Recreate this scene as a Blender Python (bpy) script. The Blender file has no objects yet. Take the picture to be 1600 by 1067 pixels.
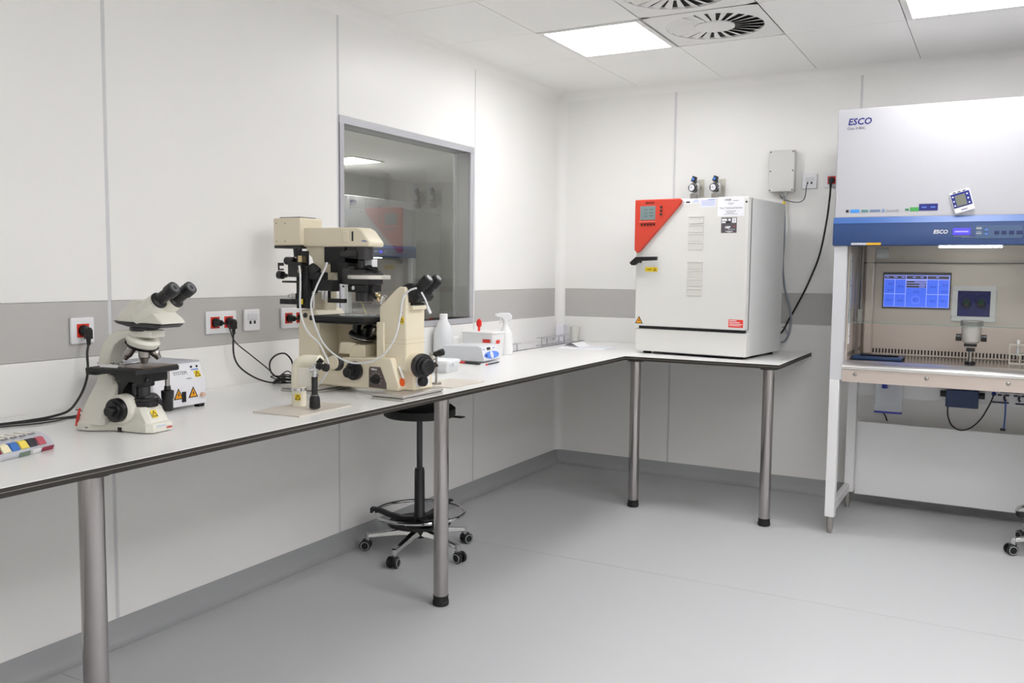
import bpy, bmesh, math, random
from mathutils import Vector, Matrix
random.seed(7)
PI = math.pi
R = math.radians
sc = bpy.context.scene
C = sc.collection
# ---------------------------------------------------------------- camera, world, exposure
YAW, PIT, ROL = 0.5039, -0.0794, 0.0103
fwd = Vector((-math.sin(YAW)*math.cos(PIT), math.cos(YAW)*math.cos(PIT), math.sin(PIT)))
rgt = Vector((math.cos(YAW), math.sin(YAW), 0)); upv = rgt.cross(fwd)
r2 = rgt*math.cos(ROL)+upv*math.sin(ROL); u2 = upv*math.cos(ROL)-rgt*math.sin(ROL)
cam = bpy.data.cameras.new('camera'); cam.sensor_width = 36; cam.lens = 1385.574/1600*36; cam.clip_start = .05
co = bpy.data.objects.new('camera', cam); C.objects.link(co)
co.matrix_world = Matrix(((r2.x, u2.x, -fwd.x, 2.799), (r2.y, u2.y, -fwd.y, -5.760), (r2.z, u2.z, -fwd.z, 1.3886), (0, 0, 0, 1)))
sc.camera = co
w = bpy.data.worlds.new('world'); sc.world = w; w.use_nodes = True
w.node_tree.nodes['Background'].inputs[0].default_value = (.9, .95, 1, 1)
w.node_tree.nodes['Background'].inputs[1].default_value = .02
sc.view_settings.view_transform = 'Standard'; sc.view_settings.look = 'None'
sc.view_settings.exposure = 0.1; sc.view_settings.gamma = 1; sc.view_settings.use_curve_mapping = False
LAMP_POWER = 16.2
NEXT_ROOM_POWER = 36.0

# ---------------------------------------------------------------- materials
def lin(c):
    if isinstance(c, str):
        c = [int(c[i:i+2], 16)/255 for i in (0, 2, 4)]
    else:
        c = [v/255 for v in c]
    return tuple((v/12.92 if v <= .04045 else ((v+.055)/1.055)**2.4) for v in c)+(1,)
MC = {}
def mat(name, col, rough=.5, metal=0, noise=0, nscale=60, bump=0, emit=0, trans=0, alpha=1, spec=.5, aniso=None):
    if name in MC: return MC[name]
    m = bpy.data.materials.new(name); m.use_nodes = True; MC[name] = m
    nt = m.node_tree; b = nt.nodes['Principled BSDF']; c = lin(col)
    b.inputs['Base Color'].default_value = c; b.inputs['Roughness'].default_value = rough
    b.inputs['Metallic'].default_value = metal; b.inputs['Alpha'].default_value = alpha
    b.inputs['Transmission Weight'].default_value = trans; b.inputs['Specular IOR Level'].default_value = spec
    if noise or bump or aniso:
        tc = nt.nodes.new('ShaderNodeTexCoord'); mp = nt.nodes.new('ShaderNodeMapping')
        nt.links.new(tc.outputs['Object'], mp.inputs[0])
        if aniso: mp.inputs['Scale'].default_value = aniso
        n = nt.nodes.new('ShaderNodeTexNoise'); n.inputs['Scale'].default_value = nscale; n.inputs['Detail'].default_value = 3
        nt.links.new(mp.outputs[0], n.inputs[0])
        if noise:
            r = nt.nodes.new('ShaderNodeMapRange'); r.inputs[1].default_value = .25; r.inputs[2].default_value = .75
            r.inputs[3].default_value = 1-noise; r.inputs[4].default_value = 1+noise*.5
            nt.links.new(n.outputs[0], r.inputs[0])
            mx = nt.nodes.new('ShaderNodeVectorMath'); mx.operation = 'SCALE'; mx.inputs[0].default_value = c[:3]
            nt.links.new(r.outputs[0], mx.inputs['Scale']); nt.links.new(mx.outputs[0], b.inputs['Base Color'])
        if bump:
            bp = nt.nodes.new('ShaderNodeBump'); bp.inputs['Strength'].default_value = bump; bp.inputs['Distance'].default_value = .002
            nt.links.new(n.outputs[0], bp.inputs['Height']); nt.links.new(bp.outputs[0], b.inputs['Normal'])
    if emit:
        b.inputs['Emission Color'].default_value = c; b.inputs['Emission Strength'].default_value = emit
    return m
def sheet_glass(name, tint, ior=1.5, rough=0.0):
    m = bpy.data.materials.new(name); m.use_nodes = True; nt = m.node_tree; MC[name] = m
    for n in list(nt.nodes):
        if n.type != 'OUTPUT_MATERIAL': nt.nodes.remove(n)
    out = nt.nodes['Material Output']
    tr = nt.nodes.new('ShaderNodeBsdfTransparent'); tr.inputs[0].default_value = lin(tint)
    gl = nt.nodes.new('ShaderNodeBsdfGlossy'); gl.inputs['Roughness'].default_value = rough; gl.inputs[0].default_value = (1, 1, 1, 1)
    fr = nt.nodes.new('ShaderNodeFresnel'); fr.inputs[0].default_value = ior
    mx = nt.nodes.new('ShaderNodeMixShader')
    nt.links.new(fr.outputs[0], mx.inputs[0]); nt.links.new(tr.outputs[0], mx.inputs[1]); nt.links.new(gl.outputs[0], mx.inputs[2])
    nt.links.new(mx.outputs[0], out.inputs[0]); return m

wall_m = mat('wall_laminate', (245, 244, 241), .35, noise=.01, nscale=3, spec=.3)
joint_m = mat('wall_joint', (238, 237, 234), .5)
band_m = mat('grey_band', (193, 191, 188), .45, noise=.02, nscale=5)
ceil_m = mat('ceiling_tile_white', (248, 247, 244), .7)
gap_m = mat('ceiling_gap', (150, 149, 147), .8)
floor_m = mat('floor_vinyl', (198, 199, 200), .42, noise=.06, nscale=260, bump=.05)
base_m = mat('coved_vinyl', (168, 169, 170), .45, noise=.05, nscale=200)
alu_m = mat('window_aluminium', (190, 190, 195), .4, .25)
white_p = mat('white_plastic', (238, 238, 240), .35)
white_gl = mat('white_powder_coat', (206, 207, 210), .3)
inc_m = mat('incubator_coat', (222, 221, 217), .35)
inc_side = mat('incubator_side', (218, 219, 217), .4, noise=.02, nscale=300)
red_m = mat('incubator_red', (206, 68, 50), .35)
redins = mat('socket_red', (220, 50, 30), .4)
black_m = mat('black_plastic', (16, 16, 18), .38)
rubber = mat('black_rubber', (22, 22, 23), .6)
charc = mat('charcoal_metal', (62, 61, 62), .4, .3)
cable_m = mat('cable_black', (24, 21, 24), .5)
chrome = mat('chrome', (205, 205, 205), .12, 1)
steel = mat('brushed_steel', (170, 166, 162), .3, 1, noise=.06, nscale=40, aniso=(30, 30, .3))
leg_m = mat('leg_steel', (176, 171, 170), .14, 1, noise=.05, nscale=40, aniso=(30, 30, .3))
cab_steel = mat('cabinet_steel', (204, 191, 181), .45, .35, noise=.05, nscale=20, aniso=(.4, 30, 30))
lip_steel = mat('lip_steel', (222, 220, 217), .38, 1)
cream = mat('scope_cream', (236, 226, 200), .4)
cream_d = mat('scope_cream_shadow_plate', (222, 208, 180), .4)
leica_w = mat('scope_white', (228, 226, 214), .4)
blue_m = mat('cabinet_blue', (32, 62, 112), .4)
blue_l = mat('cabinet_blue_bevel', (60, 98, 160), .4)
navy = mat('navy', (10, 20, 100), .9, noise=.2, nscale=30)
top_m = mat('worktop_laminate', (242, 242, 240), .25, noise=.01, nscale=80)
core_m = mat('worktop_core', (42, 38, 33), .55)
line_m = mat('worktop_edge_line', (150, 145, 135), .4)
yellow = mat('warning_yellow', (245, 215, 20), .5)
orange = mat('warning_orange', (240, 165, 25), .5)
ink = mat('ink_black', (25, 25, 28), .6)
ink_g = mat('ink_grey', (135, 137, 142), .6)
ink_b = mat('ink_blue', (35, 40, 120), .6)
ink_lb = mat('ink_light_blue', (90, 130, 215), .6)
ink_r = mat('ink_red', (220, 60, 50), .6)
ink_w = mat('ink_white', (235, 235, 238), .6)
paper_m = mat('paper', (240, 240, 244), .7)
lamp_m = mat('lamp_diffuser', (252, 251, 253), .5, emit=LAMP_POWER)
lamp_m2 = mat('lamp_diffuser_next_room', (255, 252, 246), .5, emit=NEXT_ROOM_POWER)
tube_m = mat('fluorescent_tube', (255, 255, 255), .5, emit=48.0)
lcd_g = mat('lcd_grey', (120, 138, 138), .3)
lcd_seg = mat('lcd_segment', (88, 102, 104), .4)
lcd_b = mat('lcd_blue', (70, 62, 250), .4, emit=.9)
scr_b = mat('screen_blue', (66, 104, 236), .4, emit=.75)
scr_l = mat('screen_light_line', (150, 160, 250), .4, emit=.9)
scr_d = mat('screen_dark', (72, 68, 84), .4, emit=.25)
scr_n = mat('screen_number', (42, 66, 150), .4, emit=.5)
trans_p = mat('translucent_plastic', (244, 246, 248), .4, trans=.2, spec=.4)
clear_p = mat('clear_plastic', (235, 240, 245), .15, alpha=.35)
tubing = mat('silicone_tubing', (226, 228, 228), .35)
green_l = mat('eyepiece_lens_green', (20, 70, 55), .08, .3)
lens_m = mat('lens', (52, 54, 58), .25, 0)
glass_w = sheet_glass('window_glass', (228, 230, 228), 1.85)
glass_s = sheet_glass('sash_glass', (236, 242, 240), 1.5)
rodgl = mat('sash_edge', (120, 140, 132), .2)

# ---------------------------------------------------------------- mesh helpers
class B:
    def __init__(s, M=None):
        s.bm = bmesh.new(); s.M = M or Matrix(); s.mi = 0
    def _f(s, vs):
        try:
            f = s.bm.faces.new(vs); f.material_index = s.mi; return f
        except ValueError: return None
    def v(s, p): return s.bm.verts.new(s.M @ Vector(p))
    def box(s, lo, hi, M=None):
        (a, b, c), (d, e, f) = lo, hi
        P = [(a, b, c), (d, b, c), (d, e, c), (a, e, c), (a, b, f), (d, b, f), (d, e, f), (a, e, f)]
        if M: P = [M @ Vector(p) for p in P]
        V = [s.v(p) for p in P]
        for q in ((0, 3, 2, 1), (4, 5, 6, 7), (0, 1, 5, 4), (1, 2, 6, 5), (2, 3, 7, 6), (3, 0, 4, 7)): s._f([V[i] for i in q])
        return s
    def cbox(s, c, d, M=None):
        return s.box([c[i]-d[i]/2 for i in range(3)], [c[i]+d[i]/2 for i in range(3)], M)
    def prism(s, pts, lo, hi, ax='y'):
        # polygon (a,b) in the two other axes, extruded along ax
        def P(p, t):
            return {'y': (p[0], t, p[1]), 'x': (t, p[0], p[1]), 'z': (p[0], p[1], t)}[ax]
        A = [s.v(P(p, lo)) for p in pts]; D = [s.v(P(p, hi)) for p in pts]; n = len(pts)
        s._f(A[::-1]); s._f(D)
        for i in range(n): s._f([A[i], A[(i+1) % n], D[(i+1) % n], D[i]])
        return s
    def loft(s, rings, cap=True):
        L = [[s.v(p) for p in r] for r in rings]; n = len(L[0])
        for a, b in zip(L, L[1:]):
            for i in range(n): s._f([a[i], a[(i+1) % n], b[(i+1) % n], b[i]])
        if cap: s._f(L[0][::-1]); s._f(L[-1])
        return s
    def cyl(s, p0, p1, r0, r1=None, seg=24, cap=True):
        return s.lathe_ax(p0, p1, [(0, r0), (1, r0 if r1 is None else r1)], seg, cap)
    def lathe_ax(s, p0, p1, prof, seg=24, cap=True):
        p0 = Vector(p0); p1 = Vector(p1); d = p1-p0
        z = d.normalized(); x = z.orthogonal().normalized(); y = z.cross(x)
        return s.loft([[p0+d*t+(x*math.cos(2*PI*i/seg)+y*math.sin(2*PI*i/seg))*max(r, 1e-5) for i in range(seg)] for t, r in prof], cap)
    def tube(s, pts, r, seg=8, smooth=6, closed=False):
        P = [Vector(p) for p in pts]
        if smooth and len(P) > 2:
            Q = []; n = len(P)
            for i in range(n if closed else n-1):
                if closed: a, b, c, d = P[i-1], P[i], P[(i+1) % n], P[(i+2) % n]
                else: a, b, c, d = P[max(i-1, 0)], P[i], P[i+1], P[min(i+2, n-1)]
                for k in range(smooth):
                    t = k/smooth
                    Q.append(.5*((2*b)+(c-a)*t+(2*a-5*b+4*c-d)*t*t+(3*b-a-3*c+d)*t**3))
            if not closed: Q.append(P[-1])
            P = Q
        n = len(P); x = None; rings = []
        for i in range(n):
            if closed: t = (P[(i+1) % n]-P[i-1])
            else: t = (P[min(i+1, n-1)]-P[max(i-1, 0)])
            t = t.normalized() if t.length > 1e-9 else Vector((0, 0, 1))
            if x is None: x = t.orthogonal().normalized()
            x = (x-t*x.dot(t)); x = x.normalized() if x.length > 1e-6 else t.orthogonal().normalized()
            y = t.cross(x)
            rings.append([P[i]+(x*math.cos(2*PI*k/seg)+y*math.sin(2*PI*k/seg))*r for k in range(seg)])
        if closed: rings.append(rings[0])
        return s.loft(rings, not closed)
    def ring(s, c, R_, r, axis='z', seg=40, t=10):
        c = Vector(c); P = []
        for i in range(seg):
            a = 2*PI*i/seg; u, v_ = R_*math.cos(a), R_*math.sin(a)
            P.append(c+Vector({'z': (u, v_, 0), 'y': (u, 0, v_), 'x': (0, u, v_)}[axis]))
        return s.tube(P, r, t, 0, True)
    def ball(s, c, r, sz=(1, 1, 1), seg=16):
        c = Vector(c); rings = []
        for j in range(seg//2+1):
            a = -PI/2+PI*j/(seg//2); rr = max(math.cos(a)*r, 1e-5)
            rings.append([c+Vector((rr*math.cos(2*PI*i/seg)*sz[0], rr*math.sin(2*PI*i/seg)*sz[1], math.sin(a)*r*sz[2])) for i in range(seg)])
        return s.loft(rings)
    def build(s, name, m, parent=None, bevel=0, bseg=2, loc=None, smooth=True):
        bm = s.bm
        bmesh.ops.remove_doubles(bm, verts=bm.verts, dist=1e-6)
        bmesh.ops.recalc_face_normals(bm, faces=bm.faces)
        if smooth:
            for f in bm.faces: f.smooth = True
            for e in bm.edges:
                if len(e.link_faces) == 2:
                    try:
                        if e.calc_face_angle() > .6: e.smooth = False
                    except ValueError: pass
        me = bpy.data.meshes.new(name); bm.to_mesh(me); bm.free()
        for q in (m if isinstance(m, (list, tuple)) else [m]): me.materials.append(q)
        o = bpy.data.objects.new(name, me); C.objects.link(o)
        if parent: o.parent = parent
        if loc: o.location = loc
        if bevel:
            md = o.modifiers.new('bevel', 'BEVEL'); md.width = bevel; md.segments = bseg; md.limit_method = 'ANGLE'; md.angle_limit = R(40)
            md.harden_normals = False
        return o
def tag(o, label=None, cat=None, group=None, kind=None):
    if label: o['label'] = label
    if cat: o['category'] = cat
    if group: o['group'] = group
    if kind: o['kind'] = kind
    return o
def thing(name, label, cat, loc=(0, 0, 0), rz=0, group=None):
    o = bpy.data.objects.new(name, None); C.objects.link(o); o.location = loc; o.rotation_euler = (0, 0, R(rz))
    o.empty_display_size = .05
    return tag(o, label, cat, group)
def struct(o): o['kind'] = 'structure'; return o
def copy_tree(o, parent=None):
    c = o.copy(); C.objects.link(c); c.parent = parent
    for ch in [q for q in bpy.data.objects if q.parent == o]: copy_tree(ch, c)
    return c
def frame(o, x, y):
    x = Vector(x).normalized(); y = Vector(y).normalized(); z = x.cross(y); y = z.cross(x)
    return Matrix(((x.x, y.x, z.x, o[0]), (x.y, y.y, z.y, o[1]), (x.z, y.z, z.z, o[2]), (0, 0, 0, 1)))
def text(s, size, m, parent, M, align='LEFT', name='lettering', bold=0, shear=0, th=.0003):
    cu = bpy.data.curves.new('t', 'FONT'); cu.body = s; cu.size = size; cu.align_x = align; cu.align_y = 'CENTER'
    cu.extrude = th; cu.offset = bold; cu.shear = shear; cu.resolution_u = 2
    to = bpy.data.objects.new('t', cu); C.objects.link(to)
    bpy.context.view_layer.update()
    me = bpy.data.meshes.new_from_object(to.evaluated_get(bpy.context.evaluated_depsgraph_get()))
    bpy.data.objects.remove(to); bpy.data.curves.remove(cu)
    me.transform(M @ Matrix.Translation((0, 0, th))); me.materials.clear(); me.materials.append(m)
    o = bpy.data.objects.new(name, me); C.objects.link(o); o.parent = parent; return o
def decal(parent, M, w_, h_, m, name='sticker', th=.0006, tri=None, label=None):
    b = B(M); b.cbox((0, 0, th/2), (w_, h_, th)); ms = [m]
    if tri:   # warning triangle: outline
        b.mi = 1; ms.append(tri); r = min(w_, h_)*.42
        P = [(0, r), (-r*1.05, -r*.8), (r*1.05, -r*.8)]
        for i in range(3):
            a = Vector(P[i]); c = Vector(P[(i+1) % 3]); d = (c-a).normalized(); n = Vector((-d.y, d.x))*r*.13
            pts = [a-n, c-n, c+n, a+n]; b.prism([(p.x, p.y) for p in pts], th, th*1.6, 'z')
        b.prism([(-.12*r, -.55*r), (.16*r, -.05*r), (.02*r, 0), (.1*r, .45*r), (-.18*r, -.05*r), (-.02*r, -.1*r)], th, th*1.6, 'z')
    o = b.build(name, ms, parent, smooth=False)
    if label: o['label'] = label
    return o
def lines(parent, M, rows, m, name='print_line', th=.0004):
    b = B(M)
    for (x0, x1, y, h_) in rows: b.box((x0, y-h_/2, 0), (x1, y+h_/2, th))
    return b.build(name, m, parent, smooth=False)

# ================================================================= SETTING
H = 2.635; BT, BB, BS = 1.268, 1.073, .097
XR, YF = 4.6, -7.2
WY0, WY1, WZ0, WZ1 = -2.410, -1.183, 1.074, 2.12
struct(B().box((-.0, YF, -.1), (XR, 0, 0)).build('floor', floor_m))
fl = bpy.data.objects['floor']
b = B()
b.box((0, -1.93-.0015, 0), (XR, -1.93+.0015, .0005)); b.box((0, -3.93-.0015, 0), (XR, -3.93+.0015, .0005))
b.build('weld_seam', mat('weld', (174, 175, 176), .5), fl)

def wall_shell(name, boxes):
    b = B()
    for lo, hi in boxes: b.box(lo, hi)
    return struct(b.build(name, joint_m, smooth=False))
wl = wall_shell('wall_left', [((-.12, YF-.1, -.1), (-.012, WY0, H+.1)), ((-.12, WY1, -.1), (-.012, .1, H+.1)),
                              ((-.12, WY0, -.1), (-.012, WY1, WZ0)), ((-.12, WY0, WZ1), (-.012, WY1, H+.1))])
wb = wall_shell('wall_back', [((0, .012, -.1), (XR+.1, .12, H+.1))])
wr = wall_shell('wall_right', [((XR+.012, YF, -.1), (XR+.12, 0, H+.1))])
wf = wall_shell('wall_front', [((0, YF-.12, -.1), (XR+.1, YF-.012, H+.1))])
G = .007
def panels(parent, kind, a0, a1, window=None):
    # kind: how (a, z) maps to world; panels stand proud of the shell
    def mk(name, a, c, z0, z1, m):
        b = B()
        if kind == 'L': b.box((-.012, a, z0), (0, c, z1))
        if kind == 'R': b.box((XR, a, z0), (XR+.012, c, z1))
        if kind == 'B': b.box((a, 0, z0), (c, .012, z1))
        if kind == 'F': b.box((a, YF-.012, z0), (c, YF, z1))
        b.build(name, m, parent, bevel=.0012, bseg=1)
    if window:
        mk('wall_panel', a0, a1, 0, BB-.001, wall_m)
        mk('wall_panel', a0, a1, WZ1, H, wall_m)
        return
    mk('wall_panel', a0, a1, 0, BB-.001, wall_m); mk('band_panel', a0, a1, BB, BT-.001, band_m); mk('wall_panel', a0, a1, BT, H, wall_m)
strip_m = mat('joint_strip_white', (216, 216, 217), .5)
js = [YF, -6.185, -4.929, -3.673, -2.417, -1.165, 0]
for i in range(6):
    panels(wl, 'L', js[i]+G, js[i+1]-(G if i < 5 else 0), window=(i == 4))
for i in range(1, 6):
    B().box((-.012, js[i]-G, 0), (-.0015, js[i]+G, H)).build('joint_strip', strip_m, wl, smooth=False)
panels(wr, 'R', YF, -3.0, None); panels(wr, 'R', -3.0+2*G, 0)
js = [0, .846, 2.004, 3.16, 4.32, XR]
for i in range(5):
    panels(wb, 'B', js[i]+(G if i else 0), js[i+1]-G); panels(wf, 'F', js[i]+(G if i else 0), js[i+1]-G)

for x in js[1:-1]: B().box((x-G, .0015, 0), (x+G, .012, H)).build('joint_strip', strip_m, wb, smooth=False)
# coving: concave quarter strips
def cove_pts(r, n=6): return [(r-r*math.sin(PI/2*i/n), r-r*math.cos(PI/2*i/n)) for i in range(n+1)]
cr = .055
q = [(a, c_) for a, c_ in cove_pts(cr)]
trim = mat('cove_trim', (246, 245, 242), .5)
b = B(); b.prism([(0, 0)]+[(x, -y) for x, y in q], BS, H, 'z'); struct(b.build('trim_1', trim))
b = B(); b.prism([(0, H)]+[(x, H-y) for x, y in q], YF, 0, 'y'); struct(b.build('trim_2', trim))
b = B(); b.prism([(0, H)]+[(-x, H-y) for x, y in q], 0, XR, 'x'); struct(b.build('trim_3', trim))
# coved skirting
bp_ = [(0, BS), (.004, BS), (.005, .05), (.009, .028), (.018, .011), (.032, .002), (.04, 0), (0, 0)]
struct(B().prism(bp_, YF, 0, 'y').build('baseboard_left', base_m))
struct(B().prism([(-x, z) for x, z in bp_], 0, XR, 'x').build('baseboard_back', base_m))
struct(B().prism([(XR-x, z) for x, z in bp_], YF, 0, 'y').build('baseboard_right', base_m))

# ceiling: shell, tiles, luminaires, swirl diffusers
ce = struct(B().box((0, YF, H+.012), (XR, 0, H+.1)).build('ceiling', gap_m))
xs = [.051]+[.59+.5775*i for i in range(7)]+[XR]
ys = [-.051, -.92-.0]+[-.92-.61*i for i in range(1, 10)]+[YF]
lampcells = {(1, 1), (4, 1), (4, 4), (6, 4), (5, 5), (6, 6), (5, 8), (6, 9)}  # right and rear unseen cells added as fill for the shade under the bench
diffcells = {(2, 1), (2, 2)}
for i in range(len(xs)-1):
    for j in range(len(ys)-1):
        if (i, j) in lampcells or (i, j) in diffcells: continue
        g = .0018
        B().box((xs[i]+g, ys[j+1]+g, H), (xs[i+1]-g, ys[j]-g, H+.012)).build('ceiling_tile', ceil_m, ce, smooth=False)
lab = {(1, 1): 'square LED ceiling panel above the window end of the bench', (4, 1): 'square LED ceiling panel at the top right, in front of the safety cabinet',
       (4, 4): 'square LED ceiling panel in the middle of the room, outside the frame', (6, 4): 'square LED ceiling panel by the right wall, outside the frame',
       (5, 5): 'square LED ceiling panel ahead and right of the camera, outside the frame', (6, 6): 'square LED ceiling panel by the right wall beside the camera, outside the frame',
       (5, 8): 'square LED ceiling panel behind the camera, outside the frame', (6, 9): 'square LED ceiling panel in the rear right corner by the wall, outside the frame'}
frame_m = mat('lamp_frame', (236, 235, 232), .5)
def lamp_at(x0, x1, y0, y1, label, m, zz=H):
    cx, cy = (x0+x1)/2, (y0+y1)/2
    t = thing('ceiling_light', label, 'ceiling light', (cx, cy, zz)); hx, hy = (x1-x0)/2-.005, (y1-y0)/2-.005
    ix, iy = hx-.028, hy-.028
    b = B()
    b.box((-hx, -hy, -.004), (hx, -iy, .012)); b.box((-hx, iy, -.004), (hx, hy, .012)); b.box((-hx, -iy, -.004), (-ix, iy, .012)); b.box((ix, -iy, -.004), (hx, iy, .012))
    b.build('lamp_frame', frame_m, t, smooth=False)
    B().box((-ix, -iy, -.001), (ix, iy, .006)).build('diffuser', m, t, smooth=False)
    return t
for (i, j) in sorted(lampcells):
    l = lab[(i, j)]
    lamp_at(xs[i], xs[i+1], ys[j+1], ys[j], l, lamp_m)
def swirl(cx, cy, label):
    t = thing('swirl_diffuser', label, 'air diffuser', (cx, cy, H), group=None)
    hx, hy = .5775/2-.004, .305-.004; r0, r1, n = .100, .245, 24
    # face plate with a round hole
    b = B(); N = 48; zt, zb = .008, 0
    out, inn = [], []
    for k in range(N):
        a = 2*PI*k/N; ca, sa = math.cos(a), math.sin(a); f = min(hx/abs(ca) if abs(ca) > 1e-6 else 9, hy/abs(sa) if abs(sa) > 1e-6 else 9)
        out.append((ca*f, sa*f)); inn.append((ca*r1, sa*r1))
    for k in range(N):
        k2 = (k+1) % N
        V = [b.v((*out[k], zb)), b.v((*out[k2], zb)), b.v((*inn[k2], zb)), b.v((*inn[k], zb))]; b._f(V)
        V2 = [b.v((*inn[k], zb)), b.v((*inn[k2], zb)), b.v((*inn[k2], .012)), b.v((*inn[k], .012))]; b._f(V2)
    b.build('face_plate', frame_m, t)
    B().cyl((0, 0, -.001), (0, 0, .006), r0, seg=40).build('hub', frame_m, t)
    B().cyl((0, 0, .011), (0, 0, .0118), r1+.004, seg=40).build('plenum', mat('plenum_dark', (40, 40, 42), .9), t)
    for k in range(n):
        a = 2*PI*k/n; M = Matrix.Rotation(a+.25, 4, 'Z')
        b = B(M)
        w0, w1 = .0075, .019; s_ = -.10
        def pt(r, sgn, z): 
            ww = w0+(w1-w0)*(r-r0)/(r1-r0); aa = sgn*ww; return (r, aa+s_*(r-r0)*.6, z)
        V = [pt(r0, -1, .001), pt(r1, -1, .001), pt(r1, 1, .009), pt(r0, 1, .006)]
        W = [(p[0], p[1], p[2]+.0008) for p in V]
        b.loft([V, W]); b.build('vane', frame_m, t, smooth=False)
swirl((xs[2]+xs[3])/2, (ys[1]+ys[2])/2, 'white square swirl diffuser with radial vanes beside the ceiling light')
swirl((xs[2]+xs[3])/2, (ys[2]+ys[3])/2, 'white swirl diffuser cut off by the top edge of the photo')
cell = [B(), B()]

# window in the left wall
wn = thing('window_1', None, None, (0, 0, 0)); del_keys = None
struct(wn)
f = B(); fw, p = .034, .004
f.box((-.12, WY0, WZ0), (p, WY1, WZ0+fw)); f.box((-.12, WY0, WZ1-fw), (p, WY1, WZ1))
f.box((-.12, WY0, WZ0+fw), (p, WY0+fw, WZ1-fw)); f.box((-.12, WY1-fw, WZ0+fw), (p, WY1, WZ1-fw))
f.build('window_frame', alu_m, wn, bevel=.002)
for x, nm in ((-.006, 'window_pane'), (-.105, 'window_pane')):
    b = B(); V = [b.v((x, WY0+fw, WZ0+fw)), b.v((x, WY1-fw, WZ0+fw)), b.v((x, WY1-fw, WZ1-fw)), b.v((x, WY0+fw, WZ1-fw))]; b._f(V)
    b.build(nm, glass_w, wn, smooth=False)

# the room next door, seen dimly through the window
nx0, nx1, ny0, ny1 = -4.75, -.12, -3.4, 5.0
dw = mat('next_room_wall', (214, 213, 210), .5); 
struct(B().box((nx0, ny0, -.1), (nx1, ny1, 0)).build('floor', floor_m))
struct(B().box((nx0, ny0, H+.01), (nx1, ny1, H+.1)).build('ceiling', ceil_m))
for nm, lo, hi in (('wall_far', (nx0-.1, ny0, -.1), (nx0, ny1, H+.1)), ('wall_end', (nx0-.1, ny1, -.1), (nx1, ny1+.1, H+.1)), ('wall_near', (nx0-.1, ny0-.1, -.1), (nx1, ny0, H+.1)), ('wall_side', (-.12, .1, -.1), (-.02, ny1+.1, H+.1))):
    struct(B().box(lo, hi).build(nm, dw, smooth=False))
struct(B().box((nx0, ny0, BB), (nx0+.004, ny1, BT)).build('trim_4', band_m, smooth=False))
struct(B().box((nx0, ny1-.004, BB), (nx1, ny1, BT)).build('trim_5', band_m, smooth=False))
lamp_at(-4.15, -3.57, 2.1, 2.68, 'lit ceiling panel of the next room, seen through the window glass', lamp_m2)

for q_, (lx, ly) in enumerate(((-1.5, .6), (-1.5, -1.6), (-3.4, -.4))):  # unseen panels added only to brighten the room behind the glass
    lamp_at(lx-.29, lx+.29, ly-.29, ly+.29, ['lit ceiling panel of the next room nearest the window, out of sight', 'lit ceiling panel at the near end of the next room, out of sight', 'lit ceiling panel deep in the next room, out of sight'][q_], lamp_m2)
# ================================================================= BENCH
bench = thing('lab_bench', 'long L-shaped lab bench with white top, dark edge and steel legs', 'bench')
LT = [(.003, -.003), (.003, -5.7), (.887, -5.7), (.887, -.92), (1.770, -.92), (1.770, -.003)]
b = B(); b.mi = 1; b.prism(LT, .889, .8985, 'z'); b.mi = 0; b.prism(LT, .8985, .900, 'z'); b.mi = 2
ins = [(.003, -.003), (.003, -5.7), (.8865, -5.7), (.8865, -.9195), (1.7695, -.9195), (1.7695, -.003)]
b.prism(ins, .8872, .889, 'z'); b.mi = 1; b.prism(LT, .876, .8872, 'z')
b.build('worktop', [top_m, core_m, line_m], bench, smooth=False)
for x, y in ((.818, -4.350), (.812, -2.748), (.935, -.868), (1.705, -.868)):
    B().cyl((x, y, .04), (x, y, .868), .0305, seg=32).build('leg', leg_m, bench)
    B().lathe_ax((x, y, 0), (x, y, .042), [(0, .030), (.1, .034), (.45, .034), (.5, .0315), (.9, .0315), (1, .033)], 32).build('foot', rubber, bench)
    B().cyl((x, y, .868), (x, y, .876), .048, seg=32).build('mounting_plate', charc, bench)
# recessed steel tray strip at the back of the bench
tr_ = thing('bench_tray', 'pale metal plate with thin black seal in back left corner of the bench', 'tray', (0, 0, .9))
B().box((.008, -1.12, 0), (.214, -.02, .002)).build('tray_plate', mat('tray_plate', (222, 221, 226), .12, .35), tr_)
B().box((.214, -1.12, 0), (.219, -.02, .0026)).build('seal', ink, tr_)

# ================================================================= SOCKETS
def socket(n, loc, rz, label, kind='power', name='wall_socket', red=None):
    t = thing(name, label, 'socket' if kind == 'power' else 'data outlet', loc, rz)
    w_ = .090 if n == 1 else .160
    B().box((0, -w_/2, -.046), (.012, w_/2, .046)).build('face_plate', white_p, t, bevel=.005, bseg=3)
    for k in range(n):
        y = (k-(n-1)/2)*.072
        if kind == 'power':
            B().box((.0105, y-.0235, -.0235), (.0135, y+.0235, .0235)).build('socket_insert', redins, t, bevel=.0008, bseg=1)
            B().lathe_ax((.0138, y, 0), (.0142, y, 0), [(0, .0195), (1, .0195)], 24).build('socket_well', black_m, t)
        else:
            B().box((.0105, -.027, .002), (.0145, .027, .026)).build('label_window', mat('data_label', (218, 219, 222), .4), t, bevel=.001)
            for yy in (-.012, .012): B().box((.0122, yy-.005, -.016), (.0136, yy+.005, -.003)).build('data_port', ink, t)
    return t
socket(1, (0, -3.790, 1.167), 0, 'single red wall socket left of the white microscope')
socket(2, (0, -3.163, 1.167), 0, 'double red wall socket nearest the white microscope, right of it')
socket(1, (0, -2.994, 1.169), 0, 'white two-port data outlet between the two double red sockets', 'data', 'data_outlet')
socket(2, (0, -2.738, 1.168), 0, 'double red wall socket just behind the cream microscope')
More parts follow.
